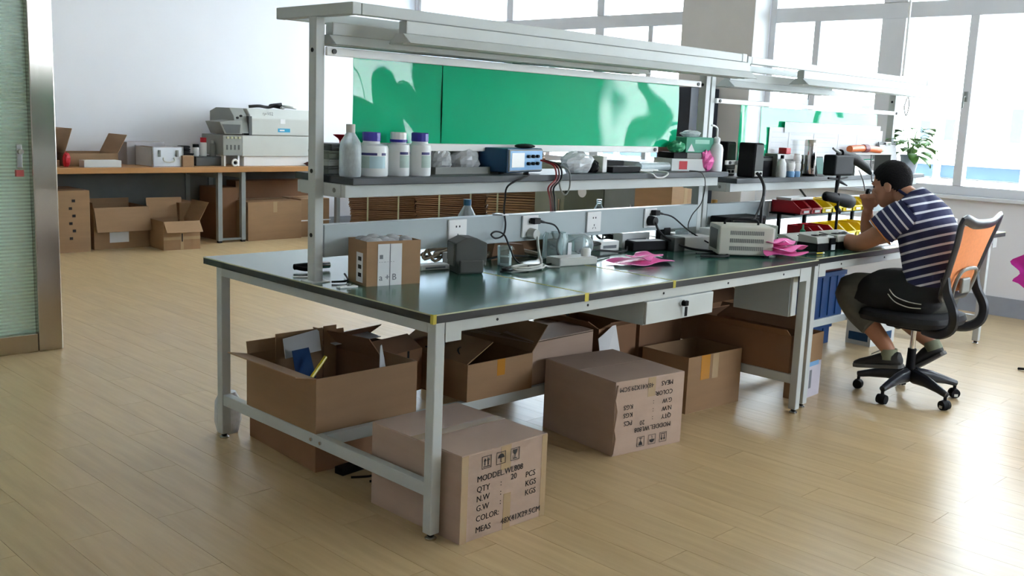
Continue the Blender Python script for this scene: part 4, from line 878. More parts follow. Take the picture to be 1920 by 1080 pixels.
# black soldering-iron lead hanging from the speaker shelf
cable('black_hose','thick black hose hanging from second shelf beside the speaker','hose',BLACKS,[py(1420,325,.58),py(1428,336,.53),py(1433,352,.50),py(1431,375,.47),py(1428,398,.44),py(1426,420,.43)],.009)
cable('black_hose','second black hose hanging to the power supply top','hose',BLACKS,[py(1431,368,.475),py(1424,390,.45),py(1414,412,.42)],.006)
# video camera on a stand
t = thing('camera_rig','black camera rig on a stand with a hanging round lens','camera',(3.45,.40,H))
def L3(u,v,y): q = py(u,v,y); return Vector((q.x-3.45,q.y-.40,q.z-H))
def BX(nm, u0, u1, v0, v1, y0, y1, m, bev=.01, par=None):
    a, b_ = L3(u0,v1,y0), L3(u1,v0,y0); return B(a.x,b_.x,y0-.40,y1-.40,a.z,b_.z).build(nm, m, par or t, bev)
BX('camera_body',1565,1603,291,330,.38,.46,BLACKP)
MB().tube([L3(1575,288,.42),L3(1600,297,.42),L3(1622,312,.42),L3(1632,325,.42)],[.026,.03,.028,.012],10).build('arm', BLACKP, t, smooth=True)
MB().tube([L3(1562,278,.42),L3(1575,287,.42),L3(1590,292,.42)],[.006,.012,.008],8).build('mount_bar', MGREY, t, smooth=True)
MB().tube([L3(1573,325,.42),L3(1570,345,.42),L3(1567,362,.42)],[.014,.012,.008],10).build('neck', BLACKP, t, smooth=True)
MB().tube([L3(1553,334,.40),L3(1572,336,.42),L3(1588,332,.44)],.006,8).build('clamp_screw', BLACKP, t, smooth=True); MB().tube([L3(1571,338,.42),L3(1588,348,.42)],[.012,.004],8).build('clamp_lever', BLACKP, t, smooth=True)
MB().tube([L3(1546,366,.42),L3(1549,368,.42),L3(1565,371,.42),L3(1572,372,.42),L3(1584,376,.42),L3(1594,379,.42),L3(1597,380,.42)],[.012,.028,.03,.03,.04,.038,.02],18).build('lens', BLACKP, t, smooth=True)
MB().tube([L3(1567,388,.42),L3(1573,396,.42),L3(1574,400,.42)],[.01,.016,.008],10).build('focus_knob', BLACKP, t, smooth=True)
pb = L3(1567,362,.42); MB().cyl((pb.x,.0,0),(pb.x,.0,pb.z),.008,n=10).build('pole', BLACKP, t, smooth=True); MB().lathe([(0,0),(.045,0),(.045,.012),(.02,.018),(0,.018)],20,(pb.x,0,0)).build('base', BLACKP, t, smooth=True)
MB().tube(cr([L3(1610,318,.42),L3(1618,338,.42),L3(1622,358,.42)]),.0035,6).build('cord', DGREY, t, smooth=True)
MB().tube(cr([L3(1634,290,.42),L3(1633,315,.42),L3(1635,340,.42)]),.004,6).build('cord', DGREY, t, smooth=True)
a = L3(1626,361,.42); MB().cyl((a.x,a.y,a.z),(a.x,a.y-.02,a.z),.024,n=18).build('dial', BLACKP, t, smooth=True); MB().cyl((a.x,a.y-.02,a.z),(a.x,a.y-.024,a.z),.008,n=12).build('dial_hub', CHROME, t, smooth=True)
t = thing('white_case','white folded case at the far end of the second bench top','case',(4.95,.36,H),-.1); B(0,.14,0,.2,0,.06).build('body', WHITEP, t, .006); B(0,.14,-.002,.0,.028,.032).build('seam', MGREY, t)
sheet('paper_sheet','white paper sheet on second bench edge behind the man elbow','paper',PAPER,[(3.30,.10,H+.001),(3.55,.08,H+.001),(3.57,.2,H+.001),(3.32,.22,H+.001)],.001)

# ------------------------------------------------------------------ long desk by the back wall
DZ = .79
t = thing('long_desk','long wooden-topped desk with grey legs along the white wall','desk',(1.0,7.0,0))
B(0,3.7,0,.82,DZ-.055,DZ).build('desktop', WOOD, t, .004)
GL = mat('grey_leg',(140,146,146),.4)
for x in (.1,2.13,2.40,3.60):
    for y in (.05,.74):
        lg = B(x,x+.05,y,y+.05,.02,DZ-.055).build('leg', GL, t, .004); B(x+.005,x+.045,y+.005,y+.045,0,.02).build('foot', BLACKS, lg)
    B(x+.01,x+.04,.10,.74,DZ-.12,DZ-.055).build('cross_bar', GL, t, .002)
B(2.18,2.40,.06,.09,.025,.045).build('foot_bar', GL, t); B(.15,3.60,.76,.78,.30,DZ-.055).build('wall_shade_panel', mat('wall_shade_grey',(120,122,120),.6), t)  # dark panel added in place of the shade on the wall below the desk
def onY(u,v,y): return py(u,v,y)
DG = 'things on the long desk'
def fpd(u0,v0,u1,vt,y,z=DZ):                      # front edge on a known depth
    a, b_ = py(u0,v0,y), py(u1,v0,y); return (a.x,y,z), b_.x-a.x, py(u0,vt,y).z-z
p_, w_, h_ = fpd(112,312,222,285,7.22)
carton('open_carton','open brown carton with raised flaps on the long desk',(p_[0]+.05,7.22,DZ),0,w_-.05,.42,h_-.01,KRAFT,{'x0':(.24,-18),'x1':(.20,28),'y1':(.0,0),'y0':(.0,0)},True,None)
t = carton('grey_carton','pale open carton beside the steel post on the long desk',(1.36,7.25,DZ),0,.24,.3,.26,mat('pale_card',(178,174,176),.6),{'y1':(.06,10)},True,None)
B(.02,.2,-.05,-.001,.0,.115).build('kraft_insert', KRAFT, t); B(.05,.24,-.06,-.051,.0,.06).build('dark_gap', KRAFTD, t)
lump('red_wrap','red plastic wrap tucked between the cartons on long desk','wrap',RED,(1.66,7.18,DZ),.035,.03,.07,41)
p_, w_, h_ = fpd(158,313.5,228,301,7.06)
t = thing('flat_carton','flat white carton at the front edge of the long desk','carton',p_); B(0,w_,0,.12,0,h_).build('body', mat('white_card',(206,208,206),.6), t, .003); B(w_*.05,w_*.95,.01,.11,h_,h_+.002).build('lid', mat('white_card',(206,208,206),.6), t)
t = thing('aluminium_case','aluminium equipment case with latches on the long desk','case',(2.43,7.04,DZ),.05)
AL = mat('aluminium_panel',(206,208,212),.3,.3,var=.03)
B(.004,.326,.004,.346,.004,.196).build('shell', AL, t, .002)
for (a,b_,c,d,e_,f_) in ((0,.33,0,.35,0,.008),(0,.33,0,.35,.192,.20),(0,.012,0,.012,0,.2),(.318,.33,0,.012,0,.2),(0,.012,.338,.35,0,.2),(.318,.33,.338,.35,0,.2)): B(a,b_,c,d,e_,f_).build('edge_profile', CHROME, t)
for x in (.07,.26): B(x-.012,x+.012,-.010,.004,.10,.165).build('latch', MGREY, t, .002)
MB().tube(cr([(.11,-.006,.09),(.11,-.022,.06),(.165,-.024,.05),(.22,-.022,.06),(.22,-.006,.09)]),.007,8).build('handle', GREYP, t, smooth=True)
t = thing('grey_carton','grey carton behind the aluminium case on the long desk','carton',(2.36,7.45,DZ)); B(0,.40,0,.25,0,.225).build('body', mat('pale_card',(178,174,176),.6), t, .003); B(0,.40,.11,.14,.225,.226).build('tape', TAPE, t)
p_, w_, h_ = fpd(343,314,364,292,7.03)
t = thing('kraft_box','small kraft box standing right of the aluminium case','box',p_); B(0,w_,0,.1,0,h_).build('body', KRAFT, t, .003); B(0,w_,.04,.06,h_,h_+.001).build('tape', TAPE, t)
for k in range(3):
    tag(MB().tube([(0.055*math.cos(i*.524),0.055*math.sin(i*.524),0) for i in range(12)],.012,6,close=True).build('tape_ring', BLACKP, smooth=True, loc=(2.86,7.25,DZ+.14+.0245*k)),('lowest','middle','topmost')[k]+' black tape ring stacked behind the small kraft box','tape','tape rings on the long desk')
t = thing('black_tub','dark plastic tub under the black tape rings','tub',(2.79,7.18,DZ)); B(0,.14,0,.14,0,.115).build('body', BLACKP, t, .004); B(-.005,.145,-.005,.145,.115,.1275).build('rim', BLACKP, t, .002)
t = thing('dark_tray','dark grey tray under the spray cans on the long desk','tray',(2.97,7.2,DZ)); B(0,.28,0,.25,0,.085).build('body', DGREY, t, .004); B(-.004,.284,-.004,.254,.085,.095).build('rim', DGREY, t, .002)
for k,(x,c,h,l) in enumerate(((3.0,BLACKP,.12,'short white can with black cap on the dark tray'),(3.085,RED,.19,'tall spray can with red cap on the dark tray'),(3.19,GREYP,.17,'grey spray can on the dark tray beside machine'))):
    bottle('spray_can',l,(x+.02,7.3,DZ+.0955),[(0,0),(.032,0),(.033,.005),(.033,h*.7),(.025,h*.78),(0,h*.78)],MGREY if k == 2 else WHITEP,[(.031,h*.74),(.031,h),(.0,h)] if k < 2 else [(.012,h*.78),(.012,h*.95),(0,h*.96)],c)
# grey desktop machine
t = thing('desktop_machine','large pale grey desktop oven machine with open feed tray','machine',(3.25,7.12,DZ))
MG = mat('machine_grey',(196,198,192),.45,var=.02); MG2 = mat('machine_grey_dark',(140,142,136),.45,var=.03)
B(.20,1.20,0,.55,.10,.32).build('lower_body', MG, t, .008); B(.23,1.18,.02,.52,0,.10).build('plinth', WHITEP, t, .004)
MB().prism([(0,.325),(0,.50),(.10,.60),(.50,.60),(.55,.55),(.55,.325)],'x',.31,1.20).build('hood', MG, t, .008)
B(.28,.312,-.004,.10,.325,.52).build('hood_gap', DGREY, t)
MB().prism([(0,.34),(.55,.34),(.55,.56),(.42,.60),(.14,.60),(.05,.52)],'x',.13,.29).build('side_cowl', MG2, t, .006)
MB().prism([(.0,.33),(.20,.33),(.20,.48),(-.06,.455)],'y',.0,.30).build('feed_hopper', MG2, t, .006)
MB().prism([(.02,.34),(.17,.34),(.18,.43),(-.03,.43)],'y',-.003,0).build('hopper_recess', DGREY, t)
B(-.02,.199,.0,.45,.11,.32).build('control_side', MG2, t, .006)
for k in range(4): B(.015+k*.045,.035+k*.045,-.002,0,.17,.22).build('vent', DGREY, t); MB().cyl((.03+k*.045,.0,.295),(.03+k*.045,-.014,.295),.013,n=10).build('knob', CREAM, t, smooth=True)
B(.0,.02,.02,.1,0,.11).build('leg', WHITEP, t); B(.16,.18,.02,.1,0,.11).build('leg', WHITEP, t)
B(.66,.72,-.002,0,.45,.50).build('white_plate', WHITEP, t); q = B(.63,.78,-.002,0,.36,.40).build('blue_badge', mat('cyan_badge',(40,150,190),.4), t); B(.65,.71,-.003,-.002,.372,.388).build('badge_mark', WHITEP, q)
for x,z in ((.14,.50),(.18,.52)): MB().cyl((x,-.0,z),(x,-.02,z),.012,n=10).build('button', BLACKP, t, smooth=True)
g = MB(); put_text(g,'ty-902',.46,.535,.05,Matrix.Translation((0,.035,0)) @ Matrix.Rotation(0,4,'X'),y=-.006); 
q = g.build('lettering', MGREY, t); q['kind'] = 'stuff'
cable('machine_lead','dark cable bunched on top of the grey machine','cord',BLACKS,[(3.72,7.45,DZ+.62),(3.82,7.4,DZ+.63),(3.95,7.42,DZ+.62),(4.05,7.38,DZ+.65),(4.15,7.44,DZ+.62),(4.08,7.5,DZ+.63),(3.98,7.44,DZ+.64),(4.1,7.4,DZ+.66)],.016)
cable('machine_lead','grey cable coil on top of the grey machine','cord',GREYP,[(4.05,7.33,DZ+.62),(4.15,7.36,DZ+.63),(4.22,7.3,DZ+.62),(4.14,7.25,DZ+.63),(4.06,7.3,DZ+.64),(4.18,7.38,DZ+.65)],.014)
t = thing('label_reel','white label reel at the desk edge below the machine','reel',(3.33,7.06,DZ+.04)); MB().tube([(.03*math.cos(i*.524),0,.03*math.sin(i*.524)) for i in range(12)],.012,8,close=True).build('rim', WHITEP, t, smooth=True); MB().cyl((0,.014,0),(0,-.012,0),.014,n=10).build('hub', BLACKP, t, smooth=True)
lump('maroon_pouch','small maroon pouch at the right end of the long desk','pouch',mat('maroon_plastic',(78,36,34),.5),(4.28,7.08,DZ),.09,.04,.025,44)
# cartons below the long desk
def fz(u0,v0,u1,vt,y): a, b_ = py(u0,v0,y), py(u1,v0,y); return (a.x,y,0), b_.x-a.x, py(u0,vt,y).z
UG = 'cartons under the long desk'
y_ = 7.06; a, b_ = py(105,474,y_), py(174,474,y_)
t = carton('tall_carton','tall closed carton under the desk beside the steel post',(1.20,7.06,0),0,.615,.5,.575,KRAFT,{},False,TAPE,UG)
for k in range(6): B(.42+.03*(k%2),.45+.03*(k%2),-.001,0,.12+k*.07,.145+k*.07).build('printed_mark', INK, t)
t = carton('sagging_carton','open carton with front flap hanging and white label under desk',(1.88,7.14,0),0,.55,.45,.40,KRAFT,{'y0':(.24,163),'y1':(.05,0),'x0':(.05,5)},True,None,UG)
B(.15,.34,-.001,0,.06,.16).build('white_label', PAPER, t)
t = carton('open_carton','carton with both flaps open and a tape cross under desk',(2.41,6.80,0),math.radians(-4),.37,.40,.28,KRAFT,{'y0':(.13,142),'y1':(.20,12),'x1':(.20,28)},True,None,UG)
B(.17,.20,-.001,0,0,.25).build('tape', TAPE, t); B(0,.37,-.0008,0,.10,.13).build('tape', TAPE, t); B(.18,.192,-.002,-.001,.08,.16).build('barcode', INK, t)
carton('closed_carton','reddish carton behind the tape-crossed carton under desk',(2.75,7.14,0),0,.22,.4,.42,KRAFT,{},False,None,UG)
carton('tall_carton','dark tall carton between the pair of desk legs',(3.24,7.30,0),0,.26,.35,.55,KRAFTD,{},False,None,UG)
t = carton('wide_carton','plain wide carton right of the paired desk legs',(3.48,7.06,0),0,.66,.45,.41,KRAFT,{},False,TAPE,UG)
carton('long_carton','long carton at back on the floor behind the plain wide carton',(3.6,7.52,0),0,.95,.20,.60,KRAFTD,{},False,None,UG)
t = carton('fruit_carton','carton with green square and red print at right of desk',(4.17,7.12,0),0,.38,.38,.42,KRAFT,{},False,TAPE,UG)
B(.12,.20,-.001,0,.20,.245).build('green_square', mat('green_print',(70,130,70),.6), t); B(.0,.40,-.0012,0,.175,.188).build('white_band', PAPER, t); B(.10,.21,-.001,0,.29,.33).build('red_print', mat('red_print',(180,90,70),.7), t)

# ------------------------------------------------------------------ flattened carton bundles and cabinets by the far windows
def bundle(label, loc, rz, w, d, h, n, strapx, m):
    t = thing('carton_bundle', label, 'bundle', loc, rz, 'bundles of flattened cartons'); g = MB(); rng = random.Random(int(loc[0]*77+loc[1]*31))
    for i in range(n):
        j = (rng.random()-.5)*.03; z = h*i/n; g.box(j,w+j,j*.6,d+j*.6,z,z+h/n*.72)
    q = g.build('sheets', m, t); q['kind'] = 'stuff'
    for x in strapx:
        B(x,x+.018,-.024,-.019,0,h+.005).build('strap', CREAM, t); B(x,x+.018,-.019,d+.02,h+.001,h+.005).build('strap', CREAM, t)
    return t
R9 = math.radians(-45)
bundle('left bundle of flattened cartons nearest the white wall, low',(4.76,7.02,0),R9,.75,.6,.30,14,(.2,.55),KRAFTD)
bundle('left bundle of flattened cartons stacked on the lowest left bundle',(4.76,7.02,.305),R9,.75,.6,.30,14,(.2,.55),KRAFTD)
bundle('middle lower bundle of flattened cartons, second from the white wall',(5.17,6.33,0),R9,.78,.6,.40,18,(.25,.6),KRAFTD)
bundle('middle upper bundle of flattened cartons, second from the white wall',(5.17,6.33,.405),R9,.78,.6,.34,16,(.25,.6),KRAFTD)
bundle('lower striped bundle of flattened cartons beneath window mullion',(5.48,5.50,0),R9,.60,.5,.55,20,(.1,),KRAFT)
bundle('upper striped bundle of flattened cartons beneath window mullion',(5.48,5.50,.555),R9,.60,.5,.52,20,(.1,),KRAFT)
bundle('right brown bundle of flattened cartons beside the grey cabinet',(5.92,5.06,0),R9,.20,.25,.95,34,(),KRAFTD)
def cabinet(label, x, y0, y1, h, m, sticker=False):
    t = thing('grey_cabinet', label, 'cabinet', (x,y0,0)); W = y1-y0
    B(0,.5,0,W,0,h).build('body', m, t, .006); B(-.012,0,.02,W-.02,.08,h-.03).build('door', m, t, .004); B(-.03,-.012,W*.15,W*.15+.02,h*.5,h*.5+.12).build('handle', CHROME, t, .003)
    if sticker: MB().cyl((-.012,W*.55,h-.25),(-.0135,W*.55,h-.25),.055,n=20).build('round_sticker', PAPER, t)
cabinet('light olive cabinet between the bundles and dark cabinet',5.55,4.42,4.86,.98,COPPER)
cabinet('dark olive cabinet with a round white sticker by the window',5.5,3.86,4.40,.96,mat('dark_olive_enamel',(88,96,84),.5),True)
cabinet('grey cabinet beside the pillar by the window',5.45,3.42,3.84,1.05,mat('blue_grey_enamel',(124,132,132),.5))
t = carton('tall_carton','brown carton on the floor before the pillar',(5.0,2.72,0),0,.40,.40,.88,KRAFT,{},False,TAPE)
t = thing('tall_rack','tall dark rack cabinet with brown side against the pillar','cabinet',(5.60,3.02,0)); B(0,.45,.17,.34,0,1.74).build('body', mat('dark_brown_panel',(84,62,54),.5), t, .004); B(0,.45,0,.168,0,1.745).build('black_door', mat('navy_black_panel',(34,38,48),.4), t, .004); B(-.012,0,.03,.05,1.0,1.1).build('handle', CHROME, t, .002)
# grey board tucked behind the green sheets, and a bag beside it
a, b_ = py(767,105,.752), py(945,125,.752)
t = thing('grey_board','grey board standing on end behind the green sheet','board',(a.x,.755,SZ)); B(0,b_.x-a.x,0,.012,0,.455).build('board', mat('warm_grey_board',(150,148,142),.4,var=.06), t, .002); B(.1,.16,-.001,0,.43,.445).build('painted_glint', WHITEP, t)  # small white patch is a bright reflection painted onto the board
lump('film_bag','clear bag stuffed behind the top white rail','bag',FROSTB,(1.18,.745,1.60),.13,.025,.035,51)

# ------------------------------------------------------------------ office chair
MESHO = mat('orange_mesh',(226,140,84),.7,var=.06,scale=60,bump=.3,bscale=400); SEATF = mat('black_fabric',(26,26,29),.85,var=.1,scale=40)
CHB = mat('chair_black_plastic',(36,38,44),.35,var=.05)
def office_chair(label, loc, rz, group):
    t = thing('office_chair', label, 'chair', loc, rz, group)
    for k in range(5):
        a = math.radians(-113+72*k); c, s = math.cos(a), math.sin(a)
        P = [(.03*c,.03*s,.125),(.12*c,.12*s,.118),(.21*c,.21*s,.098),(.27*c,.27*s,.082)]
        lg = MB().tube(P,[(.044,.032),(.034,.027),(.022,.022),(.017,.018)],8,side=(0,0,1)).build('base_leg', CHB, t, .004, True)
        x, y = .262*c, .262*s; px_, py_ = -s, c
        MB().cyl((x,y,.05),(x,y,.085),.009,n=8).build('castor_stem', BLACKP, lg, smooth=True)
        q = MB()
        for sg in (-1,1): q.cyl((x+px_*sg*.004,y+py_*sg*.004,.028),(x+px_*sg*.024,y+py_*sg*.024,.028),.028,.024,18)
        q.cyl((x-px_*.006,y-py_*.006,.030),(x+px_*.006,y+py_*.006,.030),.026,n=14); q.build('castor_wheel', BLACKP, lg, smooth=True)
        MB().box(-.010,.010,-.0255,-.0235,.012,.026,Matrix.Translation((x,y,0)) @ Matrix.Rotation(a,4,'Z')).build('castor_hub', GREYP, lg)
    MB().lathe([(.036,.10),(.034,.145),(.028,.15),(0,.15)],18).build('base_hub', CHB, t, smooth=True)
    MB().cyl((0,0,.15),(0,0,.27),.024,.022,16).build('gas_sleeve', BLACKP, t, smooth=True); MB().cyl((0,0,.27),(0,0,.39),.014,n=14).build('gas_piston', CHROME, t, smooth=True)
    B(-.10,.10,-.14,.12,.385,.425).build('tilt_mechanism', BLACKP, t, .012); MB().tube([(.10,.04,.40),(.2,.05,.395),(.24,.05,.395)],[.006,.006,.012],8).build('lever', BLACKP, t, smooth=True)
    g = MB(); pr = [(.20,.415),(.24,.425),(.25,.45),(.24,.475),(.20,.49)]
    rings = []
    for r_, z in [(.17,.418)]+pr+[(.10,.492)]:
        rings.append([Vector(((abs(math.cos(2*math.pi*i/32))**.55)*math.copysign(1,math.cos(2*math.pi*i/32))*r_, (abs(math.sin(2*math.pi*i/32))**.55)*math.copysign(1,math.sin(2*math.pi*i/32))*r_*.97+.02, z)) for i in range(32)])
    g.loft(rings).build('seat', SEATF, t, smooth=True)
    # back frame: flared ring, leaning back
    def bp(x, f, bow=1): return Vector((x, -.175-.105*f-.03*(1-(x/.24)**2)*bow*.8, .60+.385*f))
    ring = [bp(-.165,0),bp(-.06,-.02),bp(.06,-.02),bp(.165,0),bp(.195,.35),bp(.215,.7),bp(.243,1.04),bp(.12,.985),bp(0,.975),bp(-.12,.985),bp(-.243,1.04),bp(-.215,.7),bp(-.195,.35)]
    MB().tube(cr(ring,4,True),[(.013,.027)]*52,8,side=(0,1,.27),close=True).build('back_frame', CHB, t, smooth=True)
    g = MB(); n = 12
    for sd in (0,1):
        for i in range(n+1):
            for j in range(n+1):
                f = j/n*.96; wd = .165+.055*f; x = (i/n*2-1)*wd; p = bp(x, f); g.v.append((p.x, p.y+(.003 if sd else 0), p.z))
        k0 = sd*(n+1)**2
        for i in range(n):
            for j in range(n): q = k0+i*(n+1)+j; g.f.append((q,q+n+1,q+n+2,q+1))
    g.build('mesh_back', MESHO, t, smooth=True)
    MB().tube(cr([(-.10,-.215,.60),(-.12,-.235,.68),(-.08,-.25,.735),(.08,-.25,.735),(.12,-.235,.68),(.10,-.215,.60)],5),.010,8).build('lumbar_loop', MGREY, t, smooth=True)
    B(-.05,.05,-.245,-.225,.61,.69).build('lumbar_plate', MGREY, t, .008)
    for sg in (-1,1):
        MB().tube(cr([(sg*.13,-.10,.405),(sg*.17,-.20,.405),(sg*.19,-.265,.45),(sg*.20,-.27,.53),(sg*.19,-.225,.62),(sg*.19,-.205,.70)],5),[(.016,.026)]*26,8,side=(1,0,0)).build('back_bracket', CHB, t, smooth=True)
    return t
CH = Vector((3.235,-.20,0))
office_chair('black office chair with orange mesh back, the man seated on it', CH, 0, None)

# ------------------------------------------------------------------ the seated man
def evalmesh(mb, name, voxel, smooth_it=6):
    o = bpy.data.objects.new(name, mb.mesh(name)); COL.objects.link(o)
    r = o.modifiers.new('r','REMESH'); r.mode = 'VOXEL'; r.voxel_size = voxel; r.use_smooth_shade = True
    s = o.modifiers.new('s','SMOOTH'); s.iterations = smooth_it; s.factor = .5
    dg = bpy.context.evaluated_depsgraph_get(); dg.update(); me = bpy.data.meshes.new_from_object(o.evaluated_get(dg)); bpy.data.objects.remove(o)
    me.polygons.foreach_set('use_smooth', [True]*len(me.polygons)); return me
PO = Vector((3.25,0,0))            # person origin on the floor
man = thing('person','man in a navy and white striped T-shirt leaning at the bench, chin on fist','person',PO)
def part(me, name, m, parent=None):
    o = bpy.data.objects.new(name, me); COL.objects.link(o); me.materials.clear(); me.materials.append(m); o.parent = parent or man; return o
def W(x,y,z): return Vector((x,y,z))           # local: x to his right, y ahead (towards the bench)
X = (1,0,0)
body = MB()
tors = [(-.255,.56,.165,.115),(-.24,.64,.155,.105),(-.225,.72,.150,.102),(-.215,.82,.160,.115),(-.20,.91,.170,.128),(-.175,.98,.162,.112),(-.145,1.03,.11,.085),(-.11,1.06,.060,.060),(-.07,1.085,.054,.056),(-.03,1.11,.052,.056)]
body.tube([W(0,y,z) for y,z,a,b in tors],[(a,b) for y,z,a,b in tors],24,side=X)
# head (pitched down a little)
HM = Matrix.Translation((0,.015,1.135)) @ Matrix.Rotation(math.radians(-14),4,'X')
def hs(c, rx, ry, rz, n=20, k=14): body.sph(HM @ Vector(c), rx, ry, rz, n, k, HM.to_3x3())
hs((0,-.008,.025),.075,.097,.092); hs((0,.030,-.05),.056,.062,.068); hs((0,.055,-.095),.030,.026,.022); hs((0,.02,-.02),.066,.080,.075)
hs((0,.084,.022),.045,.018,.012)                                                # brow
body.tube([HM @ Vector(p) for p in ((0,.082,.012),(0,.102,-.018),(0,.098,-.034))],[.008,.013,.015],10)   # nose
for sg in (-1,1): hs((sg*.050,.058,-.022),.022,.022,.018); hs((sg*.078,-.012,-.012),.010,.022,.032)
hs((0,.088,-.062),.022,.010,.006); hs((0,.086,-.074),.019,.010,.006)            # lips
# arms
def limb(pts, rr, n=14): body.tube(cr(pts,4),[rr[min(int(i/4),len(rr)-1)]+(rr[min(int(i/4)+1,len(rr)-1)]-rr[min(int(i/4),len(rr)-1)])*((i%4)/4) for i in range((len(pts)-1)*4+1)],n)
limb([W(-.13,-.165,1.0),W(-.19,-.13,.975),W(-.205,-.04,.885),W(-.205,.065,.822),W(-.175,.13,.818),W(-.07,.235,.815),W(-.03,.265,.812)],[.06,.06,.052,.045,.046,.032,.028])
limb([W(.13,-.165,1.0),W(.19,-.13,.975),W(.185,0,.89),W(.15,.15,.825),W(.11,.17,.87),W(.03,.148,.955),W(.015,.138,.985)],[.06,.06,.052,.045,.046,.032,.028])
def hand(wrist, fdir, pside, curl, flip=1):
    f = Vector(fdir).normalized(); s = Vector(pside).normalized(); s = (s-f*s.dot(f)).normalized(); nrm = f.cross(s)*flip
    w0 = Vector(wrist); body.tube([w0,w0+f*.03,w0+f*.075,w0+f*.09],[(.024,.016),(.036,.016),(.042,.014),(.038,.012)],12,side=s)
    for k,(o_,ln,r_) in enumerate(((-.033,.062,.0095),(-.011,.075,.010),(.012,.070,.0098),(.034,.055,.0088))):
        b0 = w0+f*.082+s*o_; d = f.copy(); P = [b0-f*.02, b0]
        for q in range(3):
            a = math.radians(curl*(.8+.25*q)); d = (Matrix.Rotation(a,3,s*flip) @ d); P.append(P[-1]+d*ln*(.42,.32,.26)[q])
        body.tube(P,[r_,r_*1.05,r_,r_*.92,r_*.7],8)
    tb = w0+f*.025-s*.030; body.tube([tb, tb-s*.022+f*.025+nrm*-.008, tb-s*.024+f*.055+nrm*-.018, tb-s*.012+f*.075+nrm*-.026],[.014,.013,.011,.008],8)
hand(W(-.03,.265,.806),(.8,.55,-.05),(.55,-.8,0),12,1)
hand(W(.013,.135,.985),(-.25,.02,.95),(-.2,.97,-.1),78,-1)
# legs
limb([W(-.10,-.27,.555),W(-.125,-.05,.565),W(-.14,.125,.56),W(-.135,.06,.45),W(-.12,-.06,.32),W(-.115,-.115,.255),W(-.115,-.115,.23)],[.085,.078,.060,.056,.045,.036,.038])
limb([W(.10,-.27,.555),W(.13,-.05,.565),W(.15,.11,.555),W(.145,.0,.44),W(.13,-.16,.34),W(.125,-.235,.29),W(.125,-.235,.265)],[.085,.078,.060,.056,.045,.036,.038])
part(evalmesh(body,'body',.006,5),'body',SKIN)
# hair
HAIR = mat('black_hair',(22,19,20),.8,spec=.2,var=.15,scale=60,bump=.5,bscale=120)
g = MB().sph((0,-.010,.028),.085,.107,.102,40,28)
def keep(v): return v[2] > .018+.78*v[1]-.02*(abs(v[0])>.06) or (v[1] < -.04 and v[2] > -.082) or (abs(v[0]) > .066 and -.0 < v[1] < .028 and v[2] > -.012)
fs = [f for f in g.f if sum(keep(g.v[i]) for i in f) >= len(f)*.6]; g.f = fs
rng = random.Random(5); g.v = [tuple(HM @ (Vector(v)*(1+.025*(rng.random()-.3)))) for v in g.v]
o = g.build('hair', HAIR, man, smooth=True); so = o.modifiers.new('solid','SOLIDIFY'); so.thickness = .012; so.offset = -1
for sg in (-1,1):
    MB().sph(HM @ Vector((sg*.034,.081,.002)),.011,.006,.007,10,8,HM.to_3x3()).build('eye', BLACKP, man, smooth=True)
    MB().tube([HM @ Vector(p) for p in ((sg*.015,.094,.028),(sg*.034,.090,.034),(sg*.055,.074,.028))],[.002,.004,.002],6).build('eyebrow', HAIR, man, smooth=True)
# striped shirt
NAVY, SW = (34,38,78), (206,206,214)
sd = Vector((0,.36,.93)).normalized()
SH = stripes('navy_white_stripes', sd, .0455, .26, NAVY, SW, .2)
sh = MB(); st = [(-.262,.565,.182,.132),(-.246,.64,.172,.124),(-.232,.72,.166,.122),(-.218,.82,.176,.135),(-.205,.91,.186,.147),(-.178,.985,.176,.128),(-.148,1.035,.120,.098),(-.118,1.066,.084,.082),(-.096,1.090,.070,.072)]
sh.tube([W(0,y,z) for y,z,a,b in st],[(a,b) for y,z,a,b in st],28,side=X)
for sg in (-1,1): sh.tube(cr([W(sg*.05,-.155,1.015),W(sg*.11,-.16,1.005),W(sg*.168,-.14,.985)],4),[.086]*9,16)
part(evalmesh(sh,'shirt',.008,4),'shirt',SH)
MB().tube([W(.066*math.cos(i*.4488),-.094+.066*math.sin(i*.4488),1.092+.030*math.sin(i*.4488)) for i in range(14)],.008,8,close=True).build('collar', mat('navy_rib',NAVY,.85), man, smooth=True)
for sg, a, b_ in ((-1,W(-.165,-.135,.985),W(-.208,-.045,.895)),(1,W(.165,-.135,.985),W(.188,-.02,.90))):
    d = (b_-a).normalized(); m_ = stripes('sleeve_stripes_%s'%('left' if sg < 0 else 'right'), d, .040, .24, NAVY, SW, .1)
    mid = (a+b_)/2+W(0,.0,.012); sl = MB().tube(cr([a-d*.05,a-d*.015,mid,b_],4),[(.076,.078)]*4+[(.084,.084)]*4+[(.082,.080)]*5,20)
    o = sl.build('sleeve', m_, man, smooth=True)
    MB().tube([b_+(Vector(p)) for p in [tuple((d.orthogonal().normalized()*math.cos(i*.4488)+d.cross(d.orthogonal().normalized())*math.sin(i*.4488))*.081) for i in range(14)]],.0045,6,close=True).build('sleeve_cuff', mat('orange_lining',(190,120,70),.8), man, smooth=True)
